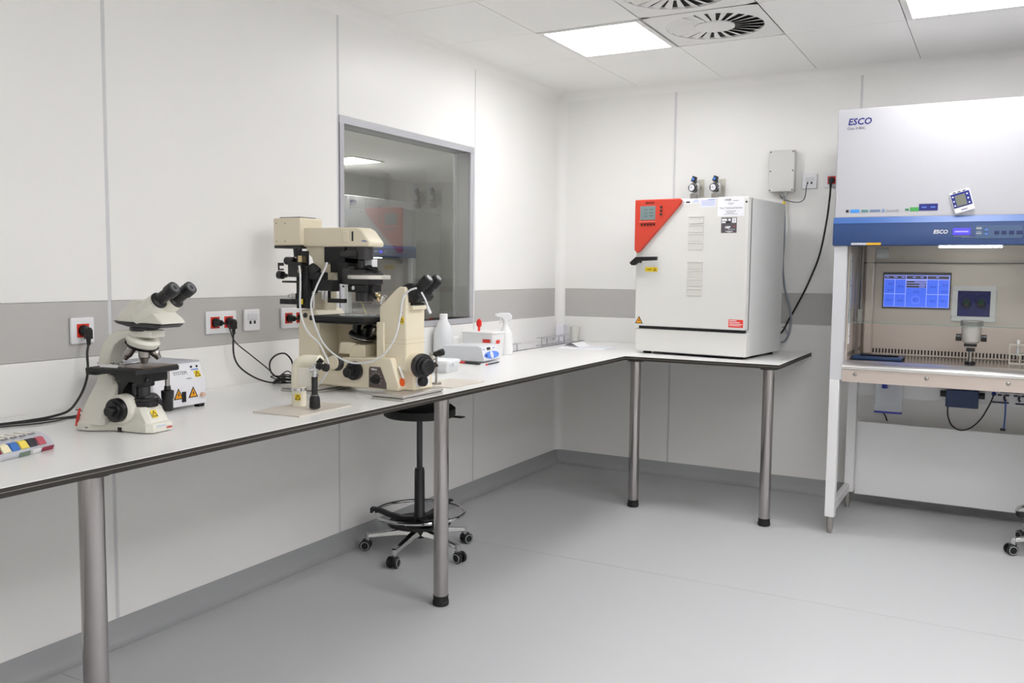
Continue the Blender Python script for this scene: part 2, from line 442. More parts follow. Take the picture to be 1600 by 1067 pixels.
socket(1, (1.722, 0, 1.960), -90, 'white two-port data outlet right of the grey junction box', 'data', 'data_outlet')
socket(1, (1.852, 0, 1.963), -90, 'single red wall socket beside the safety cabinet')

def plug_mesh(b, p, n, down=True):
    p = Vector(p); n = Vector(n)
    b.lathe_ax(p, p+n*.034, [(0, .0175), (.35, .0185), (.5, .014), (1, .012)], 20)
    if down:
        b.cbox(p+n*.026+Vector((0, 0, -.012)), (.02, .022, .032)); b.cyl(p+n*.026+Vector((0, 0, -.02)), p+n*.026+Vector((0, 0, -.05)), .009, .006, 12)
def cord(label, plug_pos, n, pts, r=.0038, name='mains_cable', down=True, extra=None):
    t = thing(name, label, 'cord', plug_pos)
    o = Vector(plug_pos); b = B()
    st = o+Vector(n)*.026+Vector((0, 0, -.045)) if down else o+Vector(n)*.045
    b.tube([st-o]+[Vector(q_)-o for q_ in pts], r, 8, 6)
    b.build('cable', cable_m, t)
    b = B(Matrix.Translation(-o)); plug_mesh(b, o, n, down)
    if not down: b.tube([o+Vector(n)*.03, o+Vector(n)*.05], .006, 8, 0)
    b.build('plug', black_m, t, bevel=.002)
    for e in (extra or []):
        B(Matrix.Translation(-o)).tube(e[0], e[1], 8, 6).build('cable', cable_m, t)
    return t
zc = .905
cord('black power cord from the single left socket trailing left along the bench', (.014, -3.790, 1.167), (1, 0, 0),
     [(.045, -3.80, 1.09), (.05, -3.803, 1.03), (.055, -3.82, .98), (.075, -3.86, .94), (.11, -3.92, .912), (.13, -3.99, zc), (.145, -4.07, zc), (.135, -4.18, zc), (.10, -4.35, zc)], .0042)
t = thing('loose_cable', 'thin black cable bundle with cable tie behind the white microscope', 'cord', (.2, -4.0, .9))
b = B(Matrix.Translation((-.2, 4.0, -.9)))
b.tube([(.11, -4.3, .906), (.17, -4.12, .906), (.185, -4.03, .906), (.19, -3.97, .906), (.20, -3.93, .908), (.235, -3.93, .915), (.28, -3.95, .92)], .003)
b.tube([(.12, -4.3, .904), (.20, -4.13, .904), (.215, -4.05, .904), (.20, -3.99, .904), (.215, -3.95, .904), (.20, -3.92, .906), (.24, -3.94, .904), (.29, -3.97, .904)], .0022)
b.build('cable', cable_m, t)
b = B(Matrix.Translation((-.2, 4.0, -.9)))
b.tube([(.23, -3.97, .904), (.20, -3.93, .908), (.175, -3.91, .912), (.16, -3.93, .922)], .0018)
b.tube([(.175, -3.91, .912), (.23, -3.9, .914), (.26, -3.92, .915)], .0018)
b.build('cable_tie', cable_m, t)
def jit(c, r, n, z=.905, seed=1):
    rd = random.Random(seed); P = []
    for i in range(n):
        a = i*2.1+rd.random()*.6; rr = r*(.5+.5*rd.random())
        P.append((c[0]+rr*math.cos(a), c[1]+1.3*rr*math.sin(a), z+.004+.028*rd.random()))
    return P
cord('grey thin cord from the left half of the double socket to a coiled bundle', (.014, -3.199, 1.167), (1, 0, 0),
     [(.075, -3.185, 1.15), (.07, -3.15, 1.09), (.075, -3.07, 1.03), (.085, -2.99, .97), (.10, -2.94, .925)]+jit((.135, -2.93), .035, 9, seed=3), .0026, down=False)
cord('black cord hanging in a bow from the right half of the double socket', (.014, -3.127, 1.167), (1, 0, 0),
     [(.045, -3.135, 1.10), (.05, -3.137, 1.03), (.055, -3.11, .98), (.07, -3.05, .935), (.09, -2.99, .909), (.13, -2.96, zc), (.16, -2.93, zc), (.2, -2.86, zc)], .0036)
cord('black cord from the left half of the double socket behind the cream microscope', (.014, -2.774, 1.167), (1, 0, 0),
     [(.07, -2.76, 1.16), (.09, -2.73, 1.145), (.10, -2.69, 1.12), (.11, -2.67, 1.05)], .0034, down=False)
cord('black cord from the right half of the double socket behind the cream microscope', (.014, -2.702, 1.167), (1, 0, 0),
     [(.045, -2.70, 1.10), (.06, -2.68, 1.075), (.09, -2.66, 1.05)], .0034)
t = thing('looped_cable', 'black coiled cable loop standing up left of the cream microscope', 'cord', (.15, -2.9, .9))
b = B(Matrix.Translation((-.15, 2.9, -.9)))
b.tube([(.20, -2.85, .91), (.14, -2.93, .915), (.09, -2.96, .94), (.07, -2.955, .985), (.07, -2.92, 1.015), (.075, -2.87, 1.02), (.08, -2.835, .99), (.085, -2.83, .955)], .0038)
b.build('cable', cable_m, t)
b = B(Matrix.Translation((-.15, 2.9, -.9)))
b.tube(jit((.15, -2.99), .034, 11, seed=5), .0026); b.tube(jit((.12, -2.91), .03, 9, z=.915, seed=8), .0026)
b.tube(jit((.16, -2.83), .03, 8, z=.912, seed=11), .0026)
b.build('cable_bundle', cable_m, t)

# ================================================================= LEFT (UPRIGHT) MICROSCOPE
ms = thing('microscope', 'white upright binocular microscope with black stage at the left end', 'microscope', (.45, -4.0, .9), 8)
foot = [(-.075, -.078), (-.055, -.088), (-.02, -.085), (.045, -.052), (.165, -.052), (.185, -.038), (.185, .038), (.165, .052), (.045, .052), (-.02, .085), (-.055, .088), (-.075, .078)]
b = B()
b.loft([[(x, y, 0.002) for x, y in foot], [(x, y, .022) for x, y in foot], [(x*.96, y*.95, .030) for x, y in foot]])
b.build('foot', leica_w, ms, bevel=.003)
b = B()
def rrect(x0, x1, hw, z, c=.012): return [(x0+c, -hw, z), (x1-c, -hw, z), (x1, -hw+c, z), (x1, hw-c, z), (x1-c, hw, z), (x0+c, hw, z), (x0, hw-c, z), (x0, -hw+c, z)]
b.loft([rrect(.05, .178, .046, .02), rrect(.052, .165, .046, .045), rrect(.056, .150, .044, .070), rrect(.06, .145, .04, .076)])
b.build('lamp_housing', leica_w, ms, bevel=.002)
b = B()
b.loft([rrect(-.074, .03, .084, .02), rrect(-.066, .035, .072, .06), rrect(-.055, .04, .055, .10), rrect(-.046, .042, .038, .135), rrect(-.036, .030, .029, .165, .008)])
b.build('rear_foot', leica_w, ms, bevel=.003)
outer = [(-.040, .13), (-.037, .16), (-.033, .20), (-.024, .235), (-.008, .265), (.012, .285), (.038, .298), (.075, .304), (.172, .304)]
inner = [(.172, .281), (.085, .281), (.055, .272), (.032, .255), (.018, .230), (.010, .200), (.009, .17), (.014, .14), (.03, .10)]
B().prism(outer+inner, -.030, .030).build('arm', leica_w, ms, bevel=.004, bseg=3)
b = B(); b.mi = 0
b.prism([(-.0685, .014), (-.063, .014), (-.058, .04), (-.050, .068), (-.053, .068), (-.063, .04)], -.0865, -.0800)
b.build('red_stripe', ink_r, ms)
# focus knobs
b = B(); b.lathe_ax((.075, -.03, .068), (.075, -.062, .068), [(0, .046), (.8, .044), (1, .036)], 32); b.build('knob_boss', leica_w, ms)
for s in (-1, 1):
    b = B(); b.lathe_ax((.075, s*.058, .068), (.075, s*.105, .068), [(0, .033), (.1, .036), (.42, .035), (.45, .026), (.62, .025), (.64, .015), (.95, .015), (1, .012)], 32)
    b.build('focus_knob', black_m, ms)
# stage support, stage, condenser
b = B(); b.prism([(.009, .20), (.03, .20), (.075, .19), (.085, .15), (.06, .12), (.055, .095), (.03, .10), (.015, .13)], -.027, .027); b.build('stage_bracket', black_m, ms, bevel=.002)
b = B(); b.box((-.012, -.098, .178), (.180, .078, .194)); b.box((-.012, -.098, .172), (.03, .02, .18)); b.build('stage', rubber, ms, bevel=.004)
b = B(); b.box((.06, -.07, .194), (.178, .072, .1965)); b.build('stage_plate', mat('stage_plate', (88, 70, 58), .3), ms)
b = B(); b.box((.03, -.085, .194), (.10, -.06, .204)); b.box((.04, -.06, .194), (.055, .05, .2)); b.cyl((.06, -.04, .2), (.06, -.04, .206), .012); b.build('slide_holder', chrome, ms, bevel=.001)
b = B(); b.box((.05, -.05, .150), (.16, .05, .178)); b.cyl((.115, 0, .135), (.115, 0, .178), .03); b.cyl((.155, -.035, .155), (.168, -.035, .155), .010); b.build('substage', black_m, ms, bevel=.003)
b = B(); b.cyl((.115, 0, .098), (.115, 0, .135), .018); b.cyl((.09, -.01, .10), (.09, -.01, .14), .009); b.build('condenser', charc, ms)
b = B(); b.lathe_ax((.118, 0, .074), (.118, 0, .106), [(0, .036), (.5, .038), (.55, .036), (.8, .036), (.85, .026), (1, .024)], 32); b.build('field_lens_mount', black_m, ms)
b = B(); b.cyl((.150, .058, .115), (.150, .058, .175), .007); b.build('stage_drive_shaft', steel, ms)
b = B(); b.lathe_ax((.150, .058, .054), (.150, .058, .13), [(0, .014), (.05, .016), (.45, .016), (.5, .018), (.8, .019), (.85, .01), (1, .009)], 24); b.build('stage_drive_knob', black_m, ms)
# nosepiece and objectives
b = B(); b.lathe_ax((.118, 0, .281), (.108, 0, .250), [(0, .044), (.3, .05), (.7, .044), (1, .04)], 32); b.build('nosepiece', leica_w, ms)
b = B(); b.lathe_ax((.1105, 0, .257), (.108, 0, .249), [(0, .049), (1, .042)], 32); b.build('nosepiece_ring', black_m, ms)
b = B()
b.lathe_ax((.118, 0, .250), (.118, 0, .202), [(0, .016), (.6, .016), (.65, .013), (1, .009)], 20); b.build('objective', steel, ms)
for dx, dy in ((-.04, -.018), (-.012, .035), (.03, .03)):
    b = B(); b.lathe_ax((.108+dx*.6, dy*.6, .250), (.108+dx*1.15, dy*1.15, .215), [(0, .014), (.6, .014), (.7, .011), (1, .008)], 18); b.build('objective', steel, ms)
# head
b = B(); b.prism([(.045, .331), (.06, .322), (.10, .314), (.215, .312), (.230, .322), (.06, .328)], -.045, .045); b.cyl((.12, 0, .300), (.12, 0, .312), .04); b.build('head_base', charc, ms, bevel=.002)
b = B(); b.loft([[(.028, -.02, .331), (.06, -.044, .328), (.235, -.050, .324), (.235, .050, .324), (.06, .044, .328), (.028, .02, .331)],
                 [(.045, -.02, .350), (.075, -.042, .352), (.222, -.050, .338), (.222, .050, .338), (.075, .042, .352), (.045, .02, .350)],
                 [(.092, -.020, .392), (.11, -.034, .396), (.150, -.040, .392), (.150, .040, .392), (.11, .034, .396), (.092, .02, .392)]])
b.build('head', leica_w, ms, bevel=.005, bseg=3)
for s in (-1, 1):
    y0, y1 = s*.030, s*.034
    b = B(); b.lathe_ax((.125, y0, .338), (.208, y1, .392), [(0, .024), (.5, .028), (1, .026)], 24); b.build('tube_housing', leica_w, ms, bevel=.002)
    b = B(); b.lathe_ax((.202, y1, .388), (.268, y1, .431), [(0, .026), (.15, .025), (.2, .0175), (.62, .0172), (.66, .0205), (.92, .0205), (1, .0195)], 28); b.build('eyepiece', black_m, ms)
    b = B(); b.cyl((.266, y1, .4297), (.2687, y1, .4315), .0135, seg=24); b.build('lens', mat('lens_grey', (112, 114, 118), .15, 0), ms)
    b = B(); b.cyl((.267, y1, .4303), (.2692, y1, .4319), .0070, seg=20); b.build('lens', lens_m, ms)
M = frame((.158, -.005, .056), (0, 1, 0), (-.35, 0, 1))
decal(ms, frame((.1625, -.012, .055), (0, 1, 0), (-.55, 0, 1)), .022, .024, yellow, 'warning_label', tri=ink)
lines(ms, frame((.1855, 0, .018), (0, 1, 0), (0, 0, 1)), [(-.03, .01, .003, .006)], mat('tape', (210, 214, 224), .5))
text('Leica', .011, ink_r, ms, frame((.186, .012, .013), (0, 1, 0), (0, 0, 1)), bold=.0003)
lines(ms, frame((-.02, -.0855, .012), (1, .0, 0), (0, 0, 1)), [(-.03, -.02, 0, .003), (-.012, .0, 0, .004)], ink_g)
B().box((.062, -.054, .0), (.076, -.045, .014)).build('base_notch', black_m, ms)

# ================================================================= POWER SUPPLY BOX
ps = thing('power_supply_box', 'low white control box with yellow warning labels behind the white microscope', 'control unit', (.345, -3.55, .9), 3)
b = B(); b.prism([(0, .012), (0, .092), (-.032, .158), (-.26, .158), (-.26, .012)], -.235, 0); b.build('case', mat('box_white', (232, 232, 236), .35), ps, bevel=.003)
b = B(); b.prism([(-.030, .157), (-.036, .162), (-.262, .162), (-.262, .157)], -.238, .003); b.build('lid', mat('box_lid', (186, 188, 196), .4), ps, bevel=.0015)
for x, y in ((-.02, -.015), (-.02, -.22), (-.24, -.015), (-.24, -.22)): B().box((x-.012, y-.012, 0), (x+.012, y+.012, .012)).build('foot', rubber, ps)
Mf = lambda y, z: frame((.0004, y, z), (0, 1, 0), (0, 0, 1))
Ms = lambda y, k: frame((-.032*k+.0006, y, .092+.066*k), (0, 1, 0), (-.032, 0, .066))
def tri(parent, M, r, name='warning_triangle'):
    b = B(M); b.prism([(0, r), (-r, -r*.75), (r, -r*.75)], 0, .0006, 'z'); b.mi = 1
    b.prism([(0, r*.68), (-r*.7, -r*.6), (r*.7, -r*.6)], .0004, .0010, 'z'); b.mi = 0
    b.prism([(-.12*r, -.5*r), (.2*r, 0), (.04*r, .02*r), (.14*r, .42*r), (-.2*r, -.06*r), (-.02*r, -.08*r)], .0008, .0014, 'z')
    return b.build(name, [ink, orange], parent, smooth=False)
tri(ps, Mf(-.062, .055), .022); tri(ps, Mf(-.128, .055), .022)
B(Mf(-.105, .045)).box((-.009, -.018, 0), (.009, .018, .003)).build('power_switch', black_m, ps, bevel=.001)
B(Mf(-.024, .044)).cyl((0, 0, 0), (0, 0, .012), .008).build('connector', mat('connector_beige', (225, 190, 170), .4), ps)
B(Mf(-.008, .040)).cyl((0, 0, 0), (0, 0, .002), .003).build('screw', ink, ps)
decal(ps, Ms(-.03, .38), .026, .024, yellow, 'warning_label', tri=ink)
for y in (-.048, -.022): B(Ms(y, .76)).cyl((0, 0, 0), (0, 0, .003), .004).build('jack', ink, ps)
text('SYSTEM', .018, ink_g, ps, Ms(-.135, .5)); lines(ps, Ms(-.075, .2), [(-.01, .012, 0, .003)], ink_g)
lines(ps, Ms(-.035, .62), [(-.016, .016, 0, .004)], ink_lb)

# ================================================================= LABEL DISPENSER (front left)
dp = thing('tape_dispenser', 'grey plastic dispenser with coloured tape tabs at the front left', 'dispenser', (.564, -4.403, .9), 14)
dp.scale = (1, .8, 1)
b = B(); b.prism([(-.052, 0), (.052, 0), (.056, .010), (.036, .034), (.012, .044), (-.040, .044), (-.052, .034)], -.125, .125)
b.build('body', mat('dispenser_grey', (190, 192, 198), .35), dp, bevel=.004, bseg=3)
b = B(); b.cyl((.03, -.127, .02), (.03, -.130, .02), .016); b.build('end_cap', mat('dispenser_dark', (110, 112, 120), .4), dp)
cols = [(120, 25, 50), (240, 230, 190), (50, 110, 190), (240, 215, 90), (45, 40, 52), (190, 90, 105)]
for i in range(6):
    y = -.104+i*.0365
    b = B(); b.box((-.034, y-.013, .0435), (.004, y+.013, .0475)); b.build('slot_lid', mat('slot_lid', (224, 220, 210), .4), dp, bevel=.001)
    b = B(); b.box((.008, y-.010, .044), (.016, y+.012, .0462)); b.build('slot', mat('slot_grey', (140, 140, 142), .5), dp)
    b = B(); b.prism([(.0375, .0330), (.0495, .0185), (.0520, .0205), (.0400, .0365), (.031, .0385), (.030, .0365)], y-.016, y+.014)
    b.build('tape_tab', mat('tab%d' % i, cols[i], .5), dp)
for y, w_, c_ in ((-.005, .045, (110, 128, 112)), (.044, .032, (222, 222, 222)), (.092, .05, (140, 40, 62))):
    B().prism([(.0530, .001), (.0570, .010), (.0570, .013), (.0520, .001)], y-w_/2, y+w_/2).build('tape_tab', mat('tabb%d' % int(y*1000), c_, .5), dp)

# ================================================================= MANIPULATOR JOYSTICKS
pl = thing('base_plate', 'thin beige plastic plate under the joystick stand', 'plate', (.685, -3.425, .9), 3)
B().box((-.100, -.145, 0), (.100, .145, .005)).build('plate', mat('beige_plate', (216, 208, 196), .45), pl, bevel=.001)
pl2 = thing('base_plate', 'thin beige plate right of the cream microscope, holding the far joystick', 'plate', (.73, -2.55, .9), 0)
B().box((-.09, -.13, 0), (.09, .13, .004)).build('plate', mat('beige_plate', (216, 208, 196), .45), pl2, bevel=.001)
def joystick(loc, rz, label):
    t = thing('joystick_stand', label, 'joystick', loc, rz)
    ivory = mat('ivory_pipe', (238, 232, 212), .4)
    b = B(); b.tube([(0, 0, 0), (0, 0, .06), (0, 0, .128), (.008, 0, .148), (.028, 0, .157), (.06, 0, .158), (.088, 0, .159)], .0255, 24, 5)
    b.build('stand_pipe', ivory, t)
    b = B(); b.box((.012, -.0262, .073), (.085, -.018, .140)); b.build('side_plate', mat('ivory_plate', (240, 236, 224), .35), t, bevel=.002)
    b = B(); b.cyl((0, 0, .056), (0, 0, .066), .027, seg=32); b.build('clamp_ring', chrome, t)
    decal(t, frame((.012, -.0243, .034), (1, .3, 0), (0, 0, 1)), .02, .022, yellow, 'warning_label', tri=ink)
    b = B(); b.cyl((.075, -.03, .145), (.102, -.045, .145), .005); b.cyl((.095, -.045, .11), (.095, -.045, .150), .010); b.ball((.097, -.045, .146), .014); b.cyl((.085, -.06, .138), (.125, -.035, .150), .008)
    b.cyl((.088, -.045, .118), (.108, -.045, .118), .006)
    b.build('joint', chrome, t)
    b = B(); b.lathe_ax((.108, -.048, .153), (.150, -.045, .146), [(0, .012), (.3, .014), (.35, .010), (.55, .010), (.6, .014), (.95, .014), (1, .011)], 20)
    b.cyl((.10, -.03, .158), (.112, -.025, .172), .010)
    b.build('fine_knob', black_m, t)
    b = B(); b.lathe_ax((.095, -.045, .005), (.095, -.045, .118), [(0, .017), (.03, .019), (.30, .0175), (.36, .015), (.42, .013), (.44, .0105), (.95, .0105), (1, .008)], 24); b.build('joystick_handle', rubber, t)
    b = B(); b.ring((.095, -.045, .050), .0132, .0012); b.build('handle_ring', steel, t)
    return t
joystick((.640, -3.400, .905), 8, 'ivory bent pipe stand holding a black hanging joystick, before the cream microscope')
t = thing('joystick', 'second small black and chrome joystick behind the right knob of the cream microscope', 'joystick', (.700, -2.620, .904), 0)
b = B(); b.cyl((0, 0, 0), (0, 0, .006), .022); b.cyl((0, 0, 0), (0, 0, .115), .005); b.build('stand_rod', steel, t)
b = B(); b.cyl((-.03, 0, .085), (-.012, 0, .128), .009); b.ball((-.015, 0, .115), .015); b.cyl((-.030, -.01, .125), (.01, .01, .133), .007); b.build('joint', chrome, t)
b = B(); b.lathe_ax((-.01, 0, .126), (.036, .0, .140), [(0, .011), (.2, .013), (.45, .012), (.5, .015), (.95, .015), (1, .011)], 20); b.build('fine_knob', black_m, t)
b = B(); b.cyl((-.008, 0, .092), (.0, 0, .072), .010); b.build('joystick_handle', rubber, t)

# ================================================================= CREAM INVERTED MICROSCOPE
for (lx, ly, lab_, w2) in ((.800, -2.965, 'aluminium damping pad under the front of the cream microscope', .075), (.37, -2.985, 'aluminium damping pad under the rear of the cream microscope', .085)):
    t = thing('damping_pad', lab_, 'damping pad', (lx, ly, .9), 0)
    for z0, z1, m_ in ((0, .009, steel), (.0115, .0225, steel)): B().box((-w2, -.135, z0), (w2, .135, z1)).build('plate', mat('pad_metal', (196, 192, 186), .35, .5), t, bevel=.004, bseg=3)
    B().box((-w2+.006, -.129, .009), (w2-.006, .129, .0115)).build('cushion', rubber, t)
iv = thing('inverted_microscope', 'large cream inverted microscope with eyepieces, lamp housing and tubing', 'microscope', (.5, -2.925, .9), 0)
Z0 = .0225
side = [(-.215, Z0), (.285, Z0), (.293, .035), (.290, .055), (.272, .10), (.258, .142), (.250, .150), (.10, .144), (-.16, .126), (-.215, .12)]
B().prism(side, -.090, .085).build('base', cream, iv, bevel=.006, bseg=3)
b = B(); b.box((.20, -.045, Z0), (.330, .085, .12)); b.build('base_front', cream, iv, bevel=.006, bseg=3)
# rear body + column
b = B(); b.prism([(-.215, .11), (-.105, .11), (-.105, .30), (-.13, .325), (-.200, .325), (-.215, .25)], -.088, .085); b.build('rear_body', cream, iv, bevel=.006, bseg=3)
b = B(); b.box((-.12, .03, .11), (.20, .085, .28)); b.build('rear_web', cream_d, iv, bevel=.004)
b = B(); b.box((.17, -.07, .13), (.205, -.02, .285)); b.build('front_web', cream, iv, bevel=.003)
b = B(); b.prism([(-.205, .31), (-.125, .31), (-.12, .40), (-.085, .44), (-.06, .48), (-.055, .505), (-.075, .512), (-.115, .505), (-.105, .53), (-.09, .585), (-.225, .585), (-.215, .555), (-.19, .535), (-.178, .50), (-.178, .33)], -.033, .045)
b.build('pillar', cream, iv, bevel=.005, bseg=3)
b = B(); b.prism([(-.225, .578), (.118, .578), (.120, .595), (.078, .643), (.055, .654), (-.225, .656)], -.048, .048); b.build('lamp_arm', cream, iv, bevel=.006, bseg=3)
b = B(); b.box((-.012, -.052, .592), (.018, -.047, .640)); b.build('filter_door', cream, iv, bevel=.003); 
b = B(); b.box((.033, -.0495, .600), (.040, -.047, .638)); b.build('filter_slot', black_m, iv)
b = B(); b.box((-.365, -.07, .583), (-.215, .065, .697)); b.build('lamp_house', cream, iv, bevel=.007, bseg=3)
b = B(); b.box((-.362, -.067, .572), (-.218, .062, .585)); b.build('lamp_house_base', black_m, iv, bevel=.002)
b = B(); b.box((-.345, -.05, .696), (-.235, .045, .701)); b.build('vent_cover', charc, iv)
b = B()
for x in (-.345, -.298):
    for z in (.600, .675): b.cyl((x, -.070, z), (x, -.0715, z), .0022, seg=8)
b.build('screws', charc, iv)
text('Nikon', .010, ink_lb, iv, frame((.095, -.0486, .60), (1, 0, 0), (0, 0, 1)), 'CENTER')
# black optics under arm
b = B(); b.box((-.115, -.042, .515), (-.01, .042, .578)); b.build('filter_block', rubber, iv, bevel=.002)
b = B(); b.cyl((-.03, -.01, .546), (.055, -.01, .546), .034, seg=28); b.box((.0, -.038, .535), (.06, .03, .578)); b.build('lens_tube', mat('gloss_black', (10, 10, 11), .12), iv)
b = B(); b.cyl((.062, -.005, .578), (.062, -.005, .528), .036, seg=32); b.build('condenser_tube', charc, iv)
b = B(); b.box((-.04, -.05, .43), (.012, .04, .515)); b.box((-.085, -.04, .475), (0.0, .04, .515)); b.build('condenser_bracket', rubber, iv, bevel=.002)
b = B(); b.box((.03, .0, .470), (.095, .035, .53)); b.build('holder_plate', white_p, iv, bevel=.001)
b = B(); b.lathe_ax((.065, -.03, .485), (.065, -.03, .522), [(0, .009), (.2, .009), (.25, .014), (1, .014)], 20); b.build('clamp_knob', black_m, iv)
b = B(); b.box((-.01, -.052, .428), (.112, .05, .452)); b.box((-.01, -.052, .46), (.10, .05, .486)); b.box((-.012, -.055, .428), (.03, .05, .492)); b.box((-.028, -.045, .486), (.04, .04, .50)); b.build('condenser_mount', charc, iv, bevel=.002)
b = B(); b.lathe_ax((.088, -.01, .450), (.088, -.01, .466), [(0, .082), (.08, .085), (.9, .085), (1, .083)], 48); b.build('condenser_disc', mat('disc_metal', (222, 219, 212), .3, .4), iv)
b = B(); b.cyl((.075, -.01, .466), (.075, -.01, .474), .07, seg=40); b.build('disc_top', charc, iv)
b = B(); b.box((.012, -.05, .398), (.108, .045, .428)); b.cyl((.110, -.02, .417), (.118, -.02, .417), .008); b.build('condenser_slide', black_m, iv, bevel=.003)
b = B(); b.cyl((.045, -.050, .415), (.045, -.056, .415), .008); b.cyl((-.005, -.053, .42), (-.005, -.058, .42), .004); b.build('slide_screw', chrome, iv)
b = B(); b.cyl((.063, -.005, .362), (.063, -.005, .40), .037, seg=32); b.build('condenser_lens', charc, iv)
b = B(); b.cyl((-.03, -.02, .490), (-.0, -.02, .490), .012); b.lathe_ax((.09, -.02, .498), (.135, -.03, .486), [(0, .008), (.3, .012), (.6, .008), (1, .014)], 18); b.cyl((.06, -.03, .488), (.10, -.02, .497), .01); b.build('adjusting_screw', black_m, iv)
# right side needle holder
b = B(); b.tube([(.105, -.02, .41), (.125, -.03, .39), (.145, -.03, .375)], .009, 10); b.build('holder_arm', rubber, iv)
b = B(); b.cyl((.14, -.03, .395), (.152, -.03, .362), .007); b.cyl((.15, -.03, .382), (.178, -.03, .375), .005); b.ball((.150, -.03, .385), .009); b.build('holder_joint', mat('brass', (200, 180, 140), .25, .9), iv)
b = B(); b.cyl((.175, -.03, .385), (.168, -.035, .352), .009); b.tube([(.175, -.03, .388), (.19, -.03, .384)], .004, 8); b.build('holder_clamp', chrome, iv)
# stage
b = B(); b.box((-.115, -.135, .284), (.160, .11, .304)); b.box((-.105, -.125, .274), (.150, .10, .284)); b.build('stage', rubber, iv, bevel=.004)
b = B(); b.cyl((.03, -.01, .304), (.03, -.01, .3055), .075, seg=40); b.build('stage_ring', mat('stage_glass', (150, 152, 152), .15, .3), iv)
# turret and objectives
b = B(); M_ = frame((.055, -.01, .222), (1, 0, -.28), (0, 1, 0)); b.M = M_
b.lathe_ax((0, 0, -.012), (0, 0, .012), [(0, .050), (.3, .056), (.7, .056), (1, .05)], 32); b.build('objective_turret', black_m, iv)
b = B(M_); b.ring((0, 0, -.002), .0562, .0022); b.build('turret_ring', chrome, iv)
for k in range(5):
    a = 2*PI*k/5+.5; x, y = .032*math.cos(a), .032*math.sin(a)
    b = B(M_); b.lathe_ax((x, y, .010), (x*1.25, y*1.25, .050), [(0, .012), (.4, .012), (.5, .014), (.9, .013), (1, .008)], 18); b.build('objective', steel if k == 0 else black_m, iv)
b = B(); b.box((.02, -.055, .13), (.10, .03, .190)); b.build('focus_block', cream, iv, bevel=.006, bseg=3)
b = B(); b.prism([(-.03, .15), (.02, .15), (.055, .195), (.02, .20), (-.02, .198)], -.06, -.02); b.build('light_path_cover', cream, iv, bevel=.004)
# front column with eyepiece head
col = [(.178, .10), (.178, .345), (.262, .417), (.275, .424), (.298, .424), (.305, .415), (.308, .36), (.306, .10)]
B().prism(col, -.062, .062).build('eyepiece_column', cream, iv, bevel=.006, bseg=3)
b = B(); b.box((.1765, -.0632, .203), (.3075, .0632, .206)); b.box((.1765, -.0632, .221), (.3075, .0632, .223)); b.build('column_seam', cream_d, iv)
b = B(); b.loft([[(.268, -.045, .425), (.285, -.045, .36), (.285, .045, .36), (.268, .045, .425)], [(.305, -.052, .438), (.345, -.052, .368), (.345, .052, .368), (.305, .052, .438)], [(.325, -.05, .437), (.362, -.05, .385), (.362, .05, .385), (.325, .05, .437)]])
b.build('binocular_body', rubber, iv, bevel=.005)
b = B(); b.box((.285, -.045, .335), (.328, .045, .352)); b.build('tilt_joint', cream, iv, bevel=.003)
b = B(); b.box((.290, -.035, .348), (.325, .035, .362)); b.build('tilt_hinge', black_m, iv, bevel=.003)
for s in (-1, 1):
    y = s*.032
    b = B(); b.lathe_ax((.325, y, .400), (.392, y, .458), [(0, .024), (.3, .022), (.5, .018), (.55, .0225), (.9, .0225), (1, .02)], 28); b.build('eyepiece', rubber, iv)
    b = B(); b.cyl((.390, y, .4565), (.3935, y, .4595), .013, seg=20); b.build('lens', lens_m, iv)
# focus knob left, control plate, right big knob
b = B(); b.lathe_ax((.085, -.088, .092), (.085, -.150, .088), [(0, .034), (.1, .037), (.38, .036), (.42, .028), (.60, .028), (.63, .020), (.95, .020), (1, .017)], 32); b.build('focus_knob', black_m, iv)
b = B(); b.lathe_ax((-.005, -.088, .115), (-.005, -.104, .115), [(0, .030), (.6, .030), (1, .026)], 32); b.build('rotary_ring', charc, iv)
b = B(); b.cyl((-.018, -.102, .118), (-.018, -.108, .118), .028, seg=28); b.build('side_port_cap', cream, iv, bevel=.002)
b = B(); b.prism([(.150, .030), (.235, .028), (.234, .050), (.205, .112), (.155, .112), (.150, .10)], -.0925, -.089); b.build('control_plate', mat('plate_brown', (98, 86, 82), .4), iv, bevel=.001)
b = B(); b.lathe_ax((.186, -.0925, .064), (.186, -.112, .064), [(0, .019), (.2, .019), (.25, .0155), (1, .0145)], 24); b.build('intensity_knob', rubber, iv)
text('Nikon', .011, ink_w, iv, frame((.176, -.0927, .102), (1, 0, 0), (0, 0, 1)), 'CENTER', bold=.0003)
b = B(frame((.186, -.0927, .064), (1, 0, 0), (0, 0, 1)))
for k in range(9):
    a = R(-40+k*32.5); c_, s_ = math.cos(a), math.sin(a)
    b.prism([(c_*.0225-s_*.0006, s_*.0225+c_*.0006), (c_*.0225+s_*.0006, s_*.0225-c_*.0006), (c_*.028+s_*.0006, s_*.028-c_*.0006), (c_*.028-s_*.0006, s_*.028+c_*.0006)], 0, .0004, 'z')
b.build('dial_marks', ink_w, iv)
b = B(); b.lathe_ax((.300, -.01, .122), (.352, -.03, .122), [(0, .047), (1, .047)], 36); b.build('knob_barrel', cream, iv)
b = B(); b.lathe_ax((.350, -.03, .122), (.405, -.05, .120), [(0, .045), (.1, .048), (.35, .047), (.4, .038), (.6, .038), (.63, .030), (.95, .030), (1, .026)], 32); b.build('focus_knob', black_m, iv)
b = B(); b.lathe_ax((.330, -.0, .058), (.352, -.005, .058), [(0, .022), (1, .020)], 24); b.build('lower_knob', black_m, iv)
b = B(); b.tube([(.36, -.04, .085), (.37, -.045, .07), (.372, -.045, .06)], .004, 8); b.build('lever', black_m, iv)
